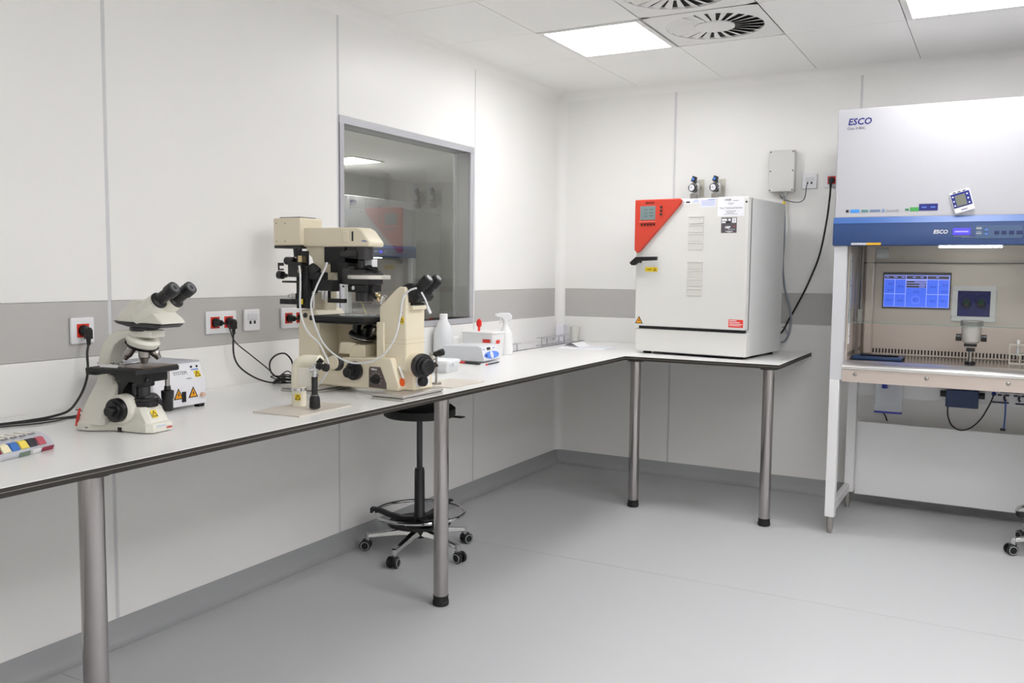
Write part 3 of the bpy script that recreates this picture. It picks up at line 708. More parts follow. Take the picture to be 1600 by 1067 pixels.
decal(iv, frame((.325, -.046, .078), (1, 0, 0), (0, 0, 1)), .001, .001, cream, 'spacer')
bpy.data.objects.remove(bpy.data.objects['spacer'])
B(frame((.2885, -.066, .056), (.0, 1, 0), (-.2, 0, 1))).cyl((0, 0, .002), (0, 0, .003), .0165, seg=28).build('round_sticker', mat('sticker_orange', (240, 95, 30), .5), iv)
decal(iv, frame((.331, .015, .055), (0, 1, 0), (0, 0, 1)), .09, .035, paper_m, 'paper_label')
lines(iv, frame((.3317, .015, .055), (0, 1, 0), (0, 0, 1)), [(-.03, .03, .008, .0016), (-.03, .03, .002, .0016), (-.03, .02, -.006, .0016), (-.01, .03, .013, .003)], ink_r)
decal(iv, frame((.287, -.066, .095), (-.6, 0, 1.3), (0, -1, 0)), .05, .014, white_p, 'name_label')
decal(iv, frame((.287, -.0626, .295), (1, 0, 0), (0, 0, 1)), .018, .026, yellow, 'warning_label', tri=ink)
b = B(); b.cyl((.285, -.062, .325), (.285, -.064, .325), .003, seg=8); b.cyl((-.175, -.088, .30), (-.175, -.0915, .30), .010, seg=20); b.build('screws', charc, iv)

# micromanipulator on the left of the pillar
mm = thing('micromanipulator', 'black micromanipulator with knobs and rails mounted left of the cream microscope pillar', 'manipulator', (.5, -2.925, .9), 0)
b = B(); b.box((-.185, -.130, .33), (-.155, -.085, .56)); b.build('mount_post', rubber, mm, bevel=.002)
b = B(); b.box((-.150, -.130, .33), (-.128, -.095, .50)); b.build('mount_plate', rubber, mm, bevel=.002)
b = B(); b.box((-.27, -.135, .345), (-.15, -.105, .366)); b.cyl((-.205, -.136, .355), (-.205, -.139, .355), .008); b.build('lower_rail', black_m, mm, bevel=.002)
b = B(); b.cyl((-.225, -.12, .372), (-.225, -.12, .385), .011); b.box((-.215, -.13, .366), (-.19, -.11, .39)); b.build('rail_clamp', chrome, mm, bevel=.001)
b = B(); b.box((-.22, -.14, .455), (-.15, -.10, .515)); b.box((-.255, -.137, .432), (-.15, -.11, .440)); b.build('drive_block', black_m, mm, bevel=.002)
b = B(); b.box((-.278, -.135, .482), (-.25, -.13, .488)); b.box((-.278, -.135, .50), (-.25, -.13, .512)); b.box((-.278, -.135, .482), (-.273, -.13, .512)); b.build('frame_bracket', black_m, mm)
b = B(); b.lathe_ax((-.25, -.12, .52), (-.20, -.12, .52), [(0, .012), (.1, .016), (.9, .016), (1, .012)], 20); b.build('drive_knob', black_m, mm)
b = B(); b.lathe_ax((-.292, -.12, .464), (-.245, -.12, .460), [(0, .012), (.1, .017), (.6, .016), (.65, .008), (1, .008)], 20); b.build('drive_knob', black_m, mm)
b = B(); b.lathe_ax((-.185, -.12, .535), (-.185, -.12, .572), [(0, .014), (.2, .016), (.95, .018), (1, .015)], 20); b.build('drive_knob', black_m, mm)
b = B(); b.box((-.17, -.135, .51), (-.15, -.11, .54)); b.cyl((-.155, -.136, .48), (-.155, -.145, .478), .008); b.build('fitting', mat('brass', (200, 180, 140), .25, .9), mm)
b = B(); b.lathe_ax((-.13, -.11, .50), (-.10, -.10, .47), [(0, .018), (.3, .022), (.9, .024), (1, .02)], 20); b.box((-.13, -.12, .445), (-.07, -.07, .475)); b.box((-.12, -.11, .40), (-.02, -.06, .445)); b.build('tool_drive', rubber, mm, bevel=.003)
b = B(); b.cyl((-.105, -.10, .392), (-.105, -.12, .392), .008); b.cyl((-.085, -.11, .40), (-.05, -.09, .40), .006); b.box((-.07, -.11, .365), (-.04, -.09, .405)); b.build('tool_clamp', chrome, mm, bevel=.001)
b = B(); b.box((-.055, -.095, .355), (.03, -.075, .372)); b.build('tool_arm', black_m, mm, bevel=.002)
b = B(); b.box((-.155, -.1365, .347), (-.145, -.1355, .368)); b.build('tag', yellow, mm)
tb = thing('injector_tubing', 'white flexible tubing looping down the front of the cream microscope', 'tubing', (.5, -2.925, .9))
tb2 = B()
tb2.tube([(-.155, -.145, .50), (-.145, -.15, .47), (-.14, -.155, .42), (-.138, -.16, .35), (-.125, -.165, .29), (-.09, -.165, .235), (-.045, -.16, .20), (-.015, -.16, .16), (.0, -.155, .12), (-.02, -.15, .07), (-.06, -.15, .03), (-.09, -.155, .030), (-.12, -.15, .05)], .0038, 8)
tb2.build('tube', tubing, tb)
tb2 = B(); tb2.tube([(-.04, -.11, .515), (-.05, -.12, .48), (-.075, -.14, .41), (-.09, -.15, .35), (-.075, -.15, .28), (-.045, -.15, .22), (-.01, -.15, .18), (.04, -.14, .145), (.10, -.125, .125), (.18, -.11, .135), (.235, -.10, .17), (.275, -.09, .23), (.295, -.085, .31), (.305, -.08, .38), (.33, -.075, .41), (.36, -.07, .42)], .0038, 8)
tb2.build('tube', tubing, tb)
tb2 = B(); tb2.tube([(.372, -.055, .405), (.388, -.05, .375), (.398, -.05, .35)], .0034, 8); tb2.cyl((.396, -.05, .352), (.41, -.05, .325), .0055, seg=10); tb2.build('tube_end', white_p, tb)
tb2 = B(); tb2.tube([(.01, .02, .39), (.03, .02, .345), (.05, .02, .31)], .002, 6); tb2.build('needle_tube', mat('pale_yellow', (230, 225, 170), .4), tb)

# ================================================================= SMALL THINGS ON THE BENCH
def lathe_obj(t, name, m, prof, seg=32, c=(0, 0)):
    b = B(); b.loft([[(c[0]+max(r, 1e-5)*math.cos(2*PI*i/seg), c[1]+max(r, 1e-5)*math.sin(2*PI*i/seg), z) for i in range(seg)] for z, r in prof]); return b.build(name, m, t)
t = thing('plastic_bottle', 'large translucent plastic bottle with white cap under the window', 'bottle', (.066, -1.600, .9))
lathe_obj(t, 'bottle_body', trans_p, [(0, .05), (.006, .056), (.13, .056), (.165, .048), (.195, .032), (.21, .022), (.215, .02)])
lathe_obj(t, 'cap', white_p, [(.208, .0225), (.242, .0225), (.245, .020)])
t = thing('spray_bottle', 'white plastic spray bottle with trigger head', 'spray bottle', (.262, -1.238, .9), 202)
wp2 = mat('bottle_white', (240, 240, 240), .4)
lathe_obj(t, 'bottle_body', wp2, [(0, .040), (.004, .043), (.10, .043), (.125, .038), (.145, .026), (.165, .0175), (.185, .017)])
lathe_obj(t, 'collar', white_p, [(.182, .019), (.205, .018)])
b = B(); b.prism([(-.028, .200), (.012, .200), (.018, .215), (.052, .222), (.056, .238), (.03, .243), (-.02, .243), (-.034, .230), (-.038, .212)], -.013, .013); b.cyl((.050, 0, .231), (.062, 0, .231), .009); b.build('spray_head', white_p, t, bevel=.003)
b = B(); b.tube([(.022, 0, .222), (.030, 0, .205), (.028, 0, .193), (.038, 0, .182)], .0045, 8); b.build('trigger', white_p, t)
# heating block controller
t = thing('stage_warmer_controller', 'white and grey benchtop controller with small display and blue oval keypad', 'controller', (.415, -1.745, .9), 4)
b = B(); b.prism([(-.25, .006), (-.004, .006), (0, .014), (-.020, .082), (-.034, .09), (-.24, .085), (-.25, .079)], 0, .205); b.build('case', mat('controller_grey', (214, 217, 222), .4), t, bevel=.006, bseg=3)
Mc = frame((-.0085, .1025, .048), (0, 1, 0), (-.29, 0, 1))
B(Mc).box((-.1, -.035, 0), (.1, .035, .0015)).build('front_panel', white_p, t, bevel=.001)
b = B(Mc); b.prism([(.088*math.cos(a)*(1), -.012+.020*math.sin(a)) for a in [2*PI*i/32 for i in range(32)]], .001, .004, 'z'); b.build('blue_keypad', mat('keypad_blue', (95, 145, 240), .4), t)
b = B(Mc); b.prism([(-.002+.018*math.cos(a), -.012+.020*math.sin(a)) for a in [2*PI*i/24 for i in range(24)]], .003, .0055, 'z'); b.build('keypad_centre', white_p, t)
b = B(Mc); b.prism([(-.066+.010*math.cos(a), -.012+.008*math.sin(a)) for a in [2*PI*i/16 for i in range(16)]], .003, .005, 'z'); b.build('power_button', mat('button_navy', (10, 30, 120), .4), t)
B(Mc).box((-.040, .016, .0012), (.0, .031, .003)).build('display', ink, t)
lines(t, Mc @ Matrix.Translation((0, 0, .0016)), [(-.09, -.065, .022, .004), (.03, .055, .024, .004)], ink_lb)
# white tub with red scoop
t = thing('storage_tub', 'white plastic tub with red label stripes behind the controller', 'container', (.19, -1.37, .9))
b = B(); b.loft([rrect(-.10, .10, .06, 0), rrect(-.108, .108, .068, .13), rrect(-.112, .112, .072, .134), rrect(-.112, .112, .072, .140)]); b.build('tub_body', wp2, t, bevel=.002)
decal(t, frame((.06, -.0685, .09), (1, 0, 0), (0, 0, 1)), .05, .02, ink_r, 'red_label'); decal(t, frame((.1085, -.02, .085), (0, 1, 0), (0, 0, 1)), .04, .02, ink_r, 'red_label')
t = thing('red_scoop', 'red plastic scoop standing up out of the white tub', 'scoop', (.16, -1.37, 1.03))
b = B(); b.ball((0, 0, .055), .024, (.75, .35, 1.1)); b.build('bowl', mat('scoop_red', (235, 40, 30), .4), t)
B().tube([(0, 0, .0), (0, 0, .035)], .007, 10).build('handle', mat('scoop_red', (235, 40, 30), .4), t)
t = thing('small_white_box', 'small white cardboard box between the bottle and the tub', 'box', (.042, -1.485, .9), 4)
B().box((-.034, -.034, 0), (.034, .034, .100)).build('carton', mat('carton', (232, 232, 228), .5), t, bevel=.002)
B().box((-.0355, -.0355, .098), (.0355, .0355, .114)).build('lid', wp2, t, bevel=.003)
# pipette tip box
t = thing('tip_box', 'translucent plastic box with a white lid, left of the controller', 'box', (.415, -2.185, .9), 8)
b = B(); b.loft([rrect(-.085, .085, .062, 0, .01), rrect(-.092, .092, .068, .045, .01)]); b.build('box_body', trans_p, t, bevel=.002)
b = B(); b.loft([rrect(-.096, .096, .072, .045, .01), rrect(-.096, .096, .072, .056, .01), rrect(-.088, .088, .064, .060, .01)]); b.build('lid', mat('lid_white', (236, 240, 243), .35), t, bevel=.002)
B().box((.094, -.02, .03), (.098, .02, .05)).build('latch', trans_p, t, bevel=.001)
t = thing('tip_box', 'second translucent box behind, half hidden by the cream microscope', 'box', (.22, -2.13, .9), 4)
b = B(); b.loft([rrect(-.07, .07, .05, 0, .01), rrect(-.075, .075, .056, .04, .01)]); b.build('box_body', trans_p, t, bevel=.002)
B().box((-.078, -.058, .04), (.078, .058, .052)).build('lid', mat('lid_white', (236, 240, 243), .35), t, bevel=.002)
t = thing('marker_pen', 'black marker pen with a red cap lying before the controller', 'pen', (.40, -1.83, .9065), -14)
B().lathe_ax((-.10, 0, 0), (-.055, 0, 0), [(0, .005), (.05, .0065), (1, .0062)], 14).build('cap', mat('pen_red', (230, 60, 50), .4), t)
B().lathe_ax((-.055, 0, 0), (.055, 0, 0), [(0, .0058), (.8, .0055), (.95, .004), (1, .003)], 14).build('barrel', ink, t)
t = thing('thin_pen', 'thin black pen with red end lying against the controller', 'pen', (.475, -1.75, .9045), 96)
B().cyl((-.085, 0, 0), (-.072, 0, 0), .0045, seg=12).build('end_cap', mat('pen_red', (230, 60, 50), .4), t)
B().lathe_ax((-.072, 0, 0), (.085, 0, 0), [(0, .0034), (.9, .003), (1, .001)], 12).build('barrel', ink, t)
# rack, corner box, cup, papers
t = thing('tube_rack', 'small low steel rack in the bench corner', 'rack', (.17, -.42, .902), 0)
b = B(); b.box((-.03, -.19, .048), (.03, .19, .052)); b.build('top_shelf', mat('rack_steel', (190, 190, 196), .3, .6), t)
b = B(); b.box((-.03, -.19, .0), (.03, .19, .003)); b.build('bottom_shelf', mat('rack_steel', (190, 190, 196), .3, .6), t)
for y in (-.13, .13):
    for x in (-.02, .02): B().cyl((x, y, .003), (x, y, .048), .0035, seg=10).build('post', steel, t)
t = thing('small_rack', 'tiny steel rack low beside the spray bottle on the metal plate', 'rack', (.14, -.93, .902), 0)
B().box((-.02, -.08, .028), (.02, .08, .031)).build('top_shelf', mat('rack_steel', (190, 190, 196), .3, .6), t)
for y in (-.06, .06): B().cyl((0, y, 0), (0, y, .028), .003, seg=10).build('post', steel, t)
t = thing('corner_box', 'narrow white box standing in the bench corner', 'box', (.09, -.11, .902))
B().box((-.032, -.04, 0), (.026, .02, .112)).build('box_body', mat('corner_box', (232, 230, 238), .4), t, bevel=.002)
t = thing('cup', 'pale grey tapered cup beside the narrow white corner box', 'cup', (.175, -.08, .902))
lathe_obj(t, 'cup_body', mat('cup_grey', (224, 224, 216), .4), [(0, .026), (.1, .038), (.104, .039)])
t = thing('paper_sheets', 'loose white sheets of paper lying at the inner corner of the bench', 'paper', (.46, -.56, .9), 8)
B().box((-.15, -.105, 0), (.15, .105, .0015)).build('sheet', paper_m, t)
B(Matrix.Rotation(R(14), 4, 'Z') @ Matrix.Translation((.07, .04, .0016))).box((-.13, -.09, 0), (.13, .09, .0012)).build('sheet', mat('paper2', (232, 234, 242), .7), t)
b = B(Matrix.Rotation(R(-30), 4, 'Z') @ Matrix.Translation((-.1, .03, .003)))
b.loft([[(x, -.05, z), (x, .06, z*1.2), (x, .06, z*1.2+.001), (x, -.05, z+.001)] for x, z in ((-.07, 0), (-.04, .014), (0, .022), (.04, .012), (.07, 0))]); b.build('crumpled_sheet', paper_m, t)

# ================================================================= STOOLS
def stool():
    t = thing('lab_stool', 'black round lab stool with chrome foot ring under the bench', 'stool', (.333, -2.215, 0), 0)
    b = B(); b.lathe_ax((0, 0, .672), (0, 0, .732), [(0, .10), (.08, .165), (.2, .175), (.75, .175), (.95, .16), (1, .12)], 48); b.build('seat', rubber, t)
    b = B(); b.lathe_ax((0, 0, .662), (0, 0, .676), [(0, .06), (1, .10)], 24); b.cyl((.04, .05, .667), (.135, .13, .667), .005); b.build('seat_mechanism', black_m, t)
    b = B(); b.box((.125, .12, .662), (.165, .155, .669)); b.build('height_lever', black_m, t, bevel=.002)
    B().cyl((0, 0, .40), (0, 0, .668), .0145).build('gas_rod', charc, t)
    B().lathe_ax((0, 0, .12), (0, 0, .42), [(0, .030), (.25, .030), (.27, .026), (.95, .025), (1, .022)], 28).build('column', black_m, t)
    b = B(); b.ring((0, 0, .200), .222, .0085, seg=64); b.build('foot_ring', chrome, t)
    for k in range(3):
        a = R(205+120*k); c_, s_ = math.cos(a), math.sin(a); M = Matrix.Rotation(a, 4, 'Z')
        b = B(M); b.loft([[(x, -w_, z), (x, w_, z), (x, w_, z+h_), (x, -w_, z+h_)] for x, w_, z, h_ in ((.02, .022, .150, .03), (.08, .02, .155, .022), (.15, .018, .172, .02), (.20, .018, .193, .02), (.243, .022, .190, .026))])
        b.build('ring_spoke', black_m, t, bevel=.003)
    B().lathe_ax((0, 0, .135), (0, 0, .155), [(0, .10), (.4, .155), (1, .15)], 40).build('cover_disc', rubber, t)
    B().lathe_ax((0, 0, .075), (0, 0, .135), [(0, .035), (.6, .045), (1, .04)], 28).build('hub', black_m, t)
    for k in range(5):
        M = Matrix.Rotation(R(206+72*k), 4, 'Z')
        b = B(M); b.loft([[(x, -w_, z), (x, w_, z), (x, w_*.7, z+h_), (x, -w_*.7, z+h_)] for x, w_, z, h_ in ((.03, .022, .085, .035), (.10, .019, .082, .03), (.20, .015, .070, .024), (.262, .013, .062, .022))])
        b.build('base_arm', chrome, t, bevel=.004)
        c = B(M); c.cyl((.258, 0, .050), (.258, 0, .086), .013, seg=16); c.build('caster_stem', chrome, t)
        cas = B(M); cas.box((.245, -.010, .03), (.280, .010, .055)); 
        for s in (-1, 1): cas.lathe_ax((.268, s*.009, .027), (.268, s*.027, .027), [(0, .026), (.7, .027), (1, .022)], 24)
        cas = cas.build('caster', black_m, t)
        for s in (-1, 1): B(M).ring((.268, s*.0265, .027), .0195, .0022, axis='y', seg=24, t=6).build('caster_rim', mat('caster_grey', (170, 172, 174), .4), cas)
    return t
s1 = stool()
s2 = copy_tree(s1); s2.location = (3.138, -.63, 0); s2.rotation_euler.z = R(0)
s2['label'] = 'second lab stool mostly outside the frame, at the right edge by the cabinet'

# ================================================================= INCUBATOR
ic = thing('incubator', 'large light grey incubator with red triangular control panel on the bench', 'incubator', (.856, -.700, .9), -7)
W_, D_, T_ = .700, .590, .915
B().box((.004, .056, .016), (W_-.004, D_, T_-.003)).build('body', inc_side, ic, bevel=.006, bseg=3)
B().box((0, .012, .016), (W_, .07, .150)).build('plinth', inc_m, ic, bevel=.004)
B().box((0, 0, .168), (W_-.006, .050, T_)).build('door', inc_m, ic, bevel=.007, bseg=3)
B().box((.02, .02, .150), (W_-.02, .06, .168)).build('door_gap', ink, ic)
B().box((W_-.02, .05, .168), (W_-.005, .057, T_-.006)).build('door_seal', mat('seal', (120, 122, 122), .6), ic)
for x, y in ((.06, .06), (W_-.06, .06), (.06, D_-.05), (W_-.06, D_-.05)): B().cyl((x, y, 0), (x, y, .017), .024).build('foot', rubber, ic)
B().box((.12, .03, .008), (W_-.04, D_-.04, .016)).build('underside', ink, ic)
B().cyl((W_-.018, -.002, T_-.03), (W_-.018, .002, T_-.03), .006, seg=12).build('hinge_pin', charc, ic)
fr = [(-.004, T_+.004), (.283, T_+.004), (.298, T_-.006), (.290, T_-.030), (.035, .612), (.014, .602), (-.004, .622)]
B().prism(fr, -.018, .004).build('control_panel', red_m, ic, bevel=.006, bseg=3)
MI = lambda x, z, y=-.0185: frame((x, y, z), (1, 0, 0), (0, 0, 1))
B(MI(.083, .838)).box((-.050, -.040, -.0005), (.050, .042, .0015)).build('display', lcd_g, ic, bevel=.001)
lines(ic, MI(.083, .838, -.0202), [(-.02, .0, .02, .004), (.012, .035, .022, .006), (-.02, 0, .0, .004), (.012, .035, .002, .006), (-.02, 0, -.018, .004), (.012, .035, -.016, .006)], lcd_seg)
B(MI(.083, .788)).box((-.055, -.004, 0), (.052, .003, .004)).build('display_ledge', mat('red_ledge', (240, 110, 90), .4), ic, bevel=.001)
for k in range(5): B(MI(.045+.020*k, .771)).cyl((0, 0, 0), (0, 0, .004), .0062, seg=14).build('button', mat('button_brown', (60, 20, 18), .4), ic)
for k in range(3): B(MI(.170, .872-.022*k)).cyl((0, 0, 0), (0, 0, .006), .0068, seg=14).build('knob', charc, ic)
B(frame((.055, -.012, .640), (1, 0, 1.15), (0, -1, 0))).box((-.016, -.006, 0), (.016, .004, .003)).build('power_switch', ink, ic)
bpy.data.objects['power_switch.001']['label'] = 'black switch on slanted edge'
text('BINDER', .017, mat('binder_ink', (90, 30, 28), .5), ic, MI(.095, .898), 'CENTER', bold=.0004)
hd = B(); hd.prism([(-.022, .545), (-.008, .530), (.012, .530), (.045, .555), (.155, .560), (.157, .582), (.020, .580)], -.045, -.018); hd.build('door_handle', black_m, ic, bevel=.004)
B().box((.012, -.02, .545), (.04, 0, .565)).build('handle_mount', black_m, ic)
MD = lambda x, z: frame((x, -.0002, z), (1, 0, 0), (0, 0, 1))
decal(ic, MD(.105, .506), .080, .026, yellow, 'warning_label')
lines(ic, MD(.105, .506) @ Matrix.Translation((0, 0, .0006)), [(-.028, .0, 0, .004)], ink); tri(ic, MD(.128, .505) @ Matrix.Translation((0, 0, .0006)), .011)
tri(ic, MD(.030, .200), .026)
decal(ic, MD(.640, .205), .086, .045, mat('label_red', (235, 60, 50), .5), 'red_label')
lines(ic, MD(.640, .205) @ Matrix.Translation((0, 0, .0006)), [(-.038, .005, .016, .004), (-.038, .025, .006, .004), (-.038, .038, -.004, .004), (-.038, .03, -.012, .003)], ink_w)
decal(ic, MD(.325, .895), .050, .020, paper_m, 'inventory_label'); lines(ic, MD(.325, .895) @ Matrix.Translation((0, 0, .0006)), [(-.022, -.016, 0, .003), (-.006, .018, 0, .009)], ink)
decal(ic, MD(.378, .900), .052, .022, paper_m, 'inventory_label'); lines(ic, MD(.378, .9) @ Matrix.Translation((0, 0, .0006)), [(-.02, .022, -.004, .003), (-.01, .015, .005, .003)], ink_lb)
decal(ic, MD(.455, .886), .096, .048, mat('paper3', (226, 227, 236), .6), 'service_label'); lines(ic, MD(.455, .886) @ Matrix.Translation((0, 0, .0006)), [(-.04, .04, y_, .0016) for y_ in (.012, .004, -.004, -.012)]+[(.0, .04, .019, .003)], ink_lb)
decal(ic, MD(.592, .862), .158, .108, paper_m, 'service_notice')
M2 = MD(.592, .862) @ Matrix.Translation((0, 0, .0006))
text('VWR', .018, ink, ic, M2 @ Matrix.Translation((-.02, .036, 0)), 'CENTER', shear=.2)
text('Your Technical Service', .0145, mat('ink_mid', (95, 97, 110), .6), ic, M2 @ Matrix.Translation((0, -.008, 0)), 'CENTER')
lines(ic, M2, [(.012, .045, .032, .003), (-.03, .03, -.026, .003), (-.025, .02, -.035, .003), (-.04, .04, -.043, .002), (-.02, .02, .018, .002), (-.012, .012, .012, .002)], ink_g)
decal(ic, MD(.583, .758), .092, .086, mat('label_dark', (86, 82, 88), .5), 'dark_label')
M3 = MD(.583, .758) @ Matrix.Translation((0, 0, .0006))
lines(ic, M3, [(-.043, -.012, .030, .013), (-.004, .010, .030, .013), (-.043, -.020, .016, .008), (.018, .042, .026, .027)], ink_w)
lines(ic, M3, [(-.016, .006, .016, .008), (.0285, .0335, .027, .014)], ink)
text('HEP', .018, ink_w, ic, M3 @ Matrix.Translation((-.022, -.013, 0)), bold=.0008)
lines(ic, M3, [(-.02, .024, -.034, .003), (-.008, .015, -.039, .002), (-.005, .035, -.024, .0016)], ink_w); lines(ic, M3, [(.025, .04, -.007, .003)], ink_r)
pk = mat('pocket_film', (216, 214, 208), .25)
for k, z in enumerate((.79, .74, .69, .64, .53, .48, .43, .375, .33)[:8]):
    b = B(MD(.385, z)); b.box((-.045, -.020, 0), (.045, .020, .0025)); b.box((-.048, .018, 0), (.048, .022, .005)); b.build('clear_pocket', pk, ic, bevel=.0008, bseg=1)

# gas outlets with regulators
def regulator(x, z, label):
    t = thing('gas_regulator', label, 'gas valve', (x, 0, z), 0)
    B().box((-.028, -.006, -.055), (.034, -.0, .055)).build('wall_plate', mat('plate_beige', (206, 202, 190), .4), t, bevel=.001)
    b = B(); b.cyl((0, -.006, 0), (0, -.05, 0), .022); b.box((-.024, -.09, -.05), (.020, -.04, .03)); b.cyl((-.002, -.045, .03), (-.002, -.09, .035), .018); b.build('valve_body', chrome, t, bevel=.004)
    b = B(); b.lathe_ax((-.008, -.09, -.008), (-.012, -.128, -.008), [(0, .022), (.2, .026), (.9, .026), (1, .023)], 24); b.build('gauge_case', mat('gauge_dark', (30, 34, 42), .3), t)
    b = B(); b.cyl((-.0115, -.127, -.008), (-.0122, -.130, -.008), .0205, seg=24); b.build('gauge_dial', white_p, t)
    lines(t, frame((-.0122, -.1305, -.008), (1, 0, 0), (0, 0, 1)), [(-.006, .006, 0, .002), (-.001, .001, .003, .01)], ink_lb)
    b = B(); b.cbox((0, 0, 0), (.028, .03, .036), frame((-.004, -.102, .048), (1, 0, -.4), (0, 1, 0))); b.build('shutoff_knob', black_m, t, bevel=.004)
    B(frame((-.006, -.118, .048), (1, 0, -.4), (.4, 0, 1))).prism([(.008*math.cos(a), .011*math.sin(a)) for a in [2*PI*i/16 for i in range(16)]], -.0, .002, 'z').build('knob_cap', mat('knob_blue', (70, 130, 220), .35), t)
    b = B(); b.box((-.026, -.115, -.085), (.014, -.07, -.045)); b.cyl((-.006, -.115, -.07), (-.006, -.125, -.07), .016); b.build('outlet_block', steel, t, bevel=.004)
    return t
regulator(1.020, 1.945, 'wall gas valve with round gauge and blue knob, left one above the incubator')
regulator(1.160, 1.943, 'wall gas valve with round gauge and blue knob, right one above the incubator')
# junction box
t = thing('junction_box', 'grey plastic junction box on the wall above the incubator', 'junction box', (1.562, 0, 2.025))
jm = mat('junction_grey', (212, 212, 208), .45)
B().box((-.077, -.045, -.126), (.077, 0, .126)).build('box_body', jm, t, bevel=.005)
B().box((-.079, -.072, -.128), (.079, -.043, .128)).build('box_lid', jm, t, bevel=.005)
for x in (-.068, .068):
    for z in (-.117, 0, .117): B().cyl((x, -.0715, z), (x, -.0735, z), .0045, seg=10).build('screw', charc, t)
for x in (-.012, .02): B().lathe_ax((x, -.03, -.126), (x, -.03, -.150), [(0, .011), (.5, .011), (.6, .008), (1, .007)], 12).build('cable_gland', jm, t)
cord('thick black power cord hanging from the red socket down behind the incubator', (1.852, -.014, 1.963), (0, -1, 0),
     [(1.850, -.045, 1.85), (1.835, -.04, 1.70), (1.80, -.035, 1.50), (1.735, -.03, 1.32), (1.675, -.03, 1.19), (1.625, -.03, 1.09), (1.60, -.05, 1.03), (1.57, -.07, 1.0)], .0058)
t = thing('grey_hose', 'grey hose hanging from the junction box down behind the incubator', 'hose', (1.6, -.03, 1.5))
b = B(Matrix.Translation((-1.6, .03, -1.5))); b.tube([(1.574, -.03, 1.876), (1.578, -.03, 1.80), (1.585, -.035, 1.70), (1.585, -.035, 1.58), (1.582, -.035, 1.44), (1.60, -.035, 1.30), (1.632, -.035, 1.19), (1.645, -.035, 1.10), (1.635, -.035, 1.02), (1.615, -.04, .97), (1.59, -.05, .955)], .0062, 10)
b.build('hose_body', mat('hose_grey', (146, 152, 162), .45), t)
b = B(Matrix.Translation((-1.6, .03, -1.5))); b.tube([(1.625, -.04, 1.01), (1.61, -.04, 1.05), (1.59, -.04, 1.05)], .003); b.build('branch', mat('hose_grey', (146, 152, 162), .45), t)
b = B(Matrix.Translation((-1.6, .03, -1.5))); b.cyl((1.574, -.03, 1.80), (1.575, -.03, 1.84), .0085); b.build('yellow_tag', yellow, t)
t = thing('data_cable', 'thin dark cable bowing from data outlet to the junction box', 'cord', (1.7, -.03, 1.9))
B(Matrix.Translation((-1.7, .03, -1.9))).tube([(1.712, -.016, 1.948), (1.708, -.03, 1.93), (1.70, -.03, 1.86), (1.675, -.03, 1.835), (1.63, -.03, 1.835), (1.57, -.03, 1.855), (1.55, -.03, 1.876)], .003).build('cable', mat('cable_grey', (70, 72, 78), .5), t)

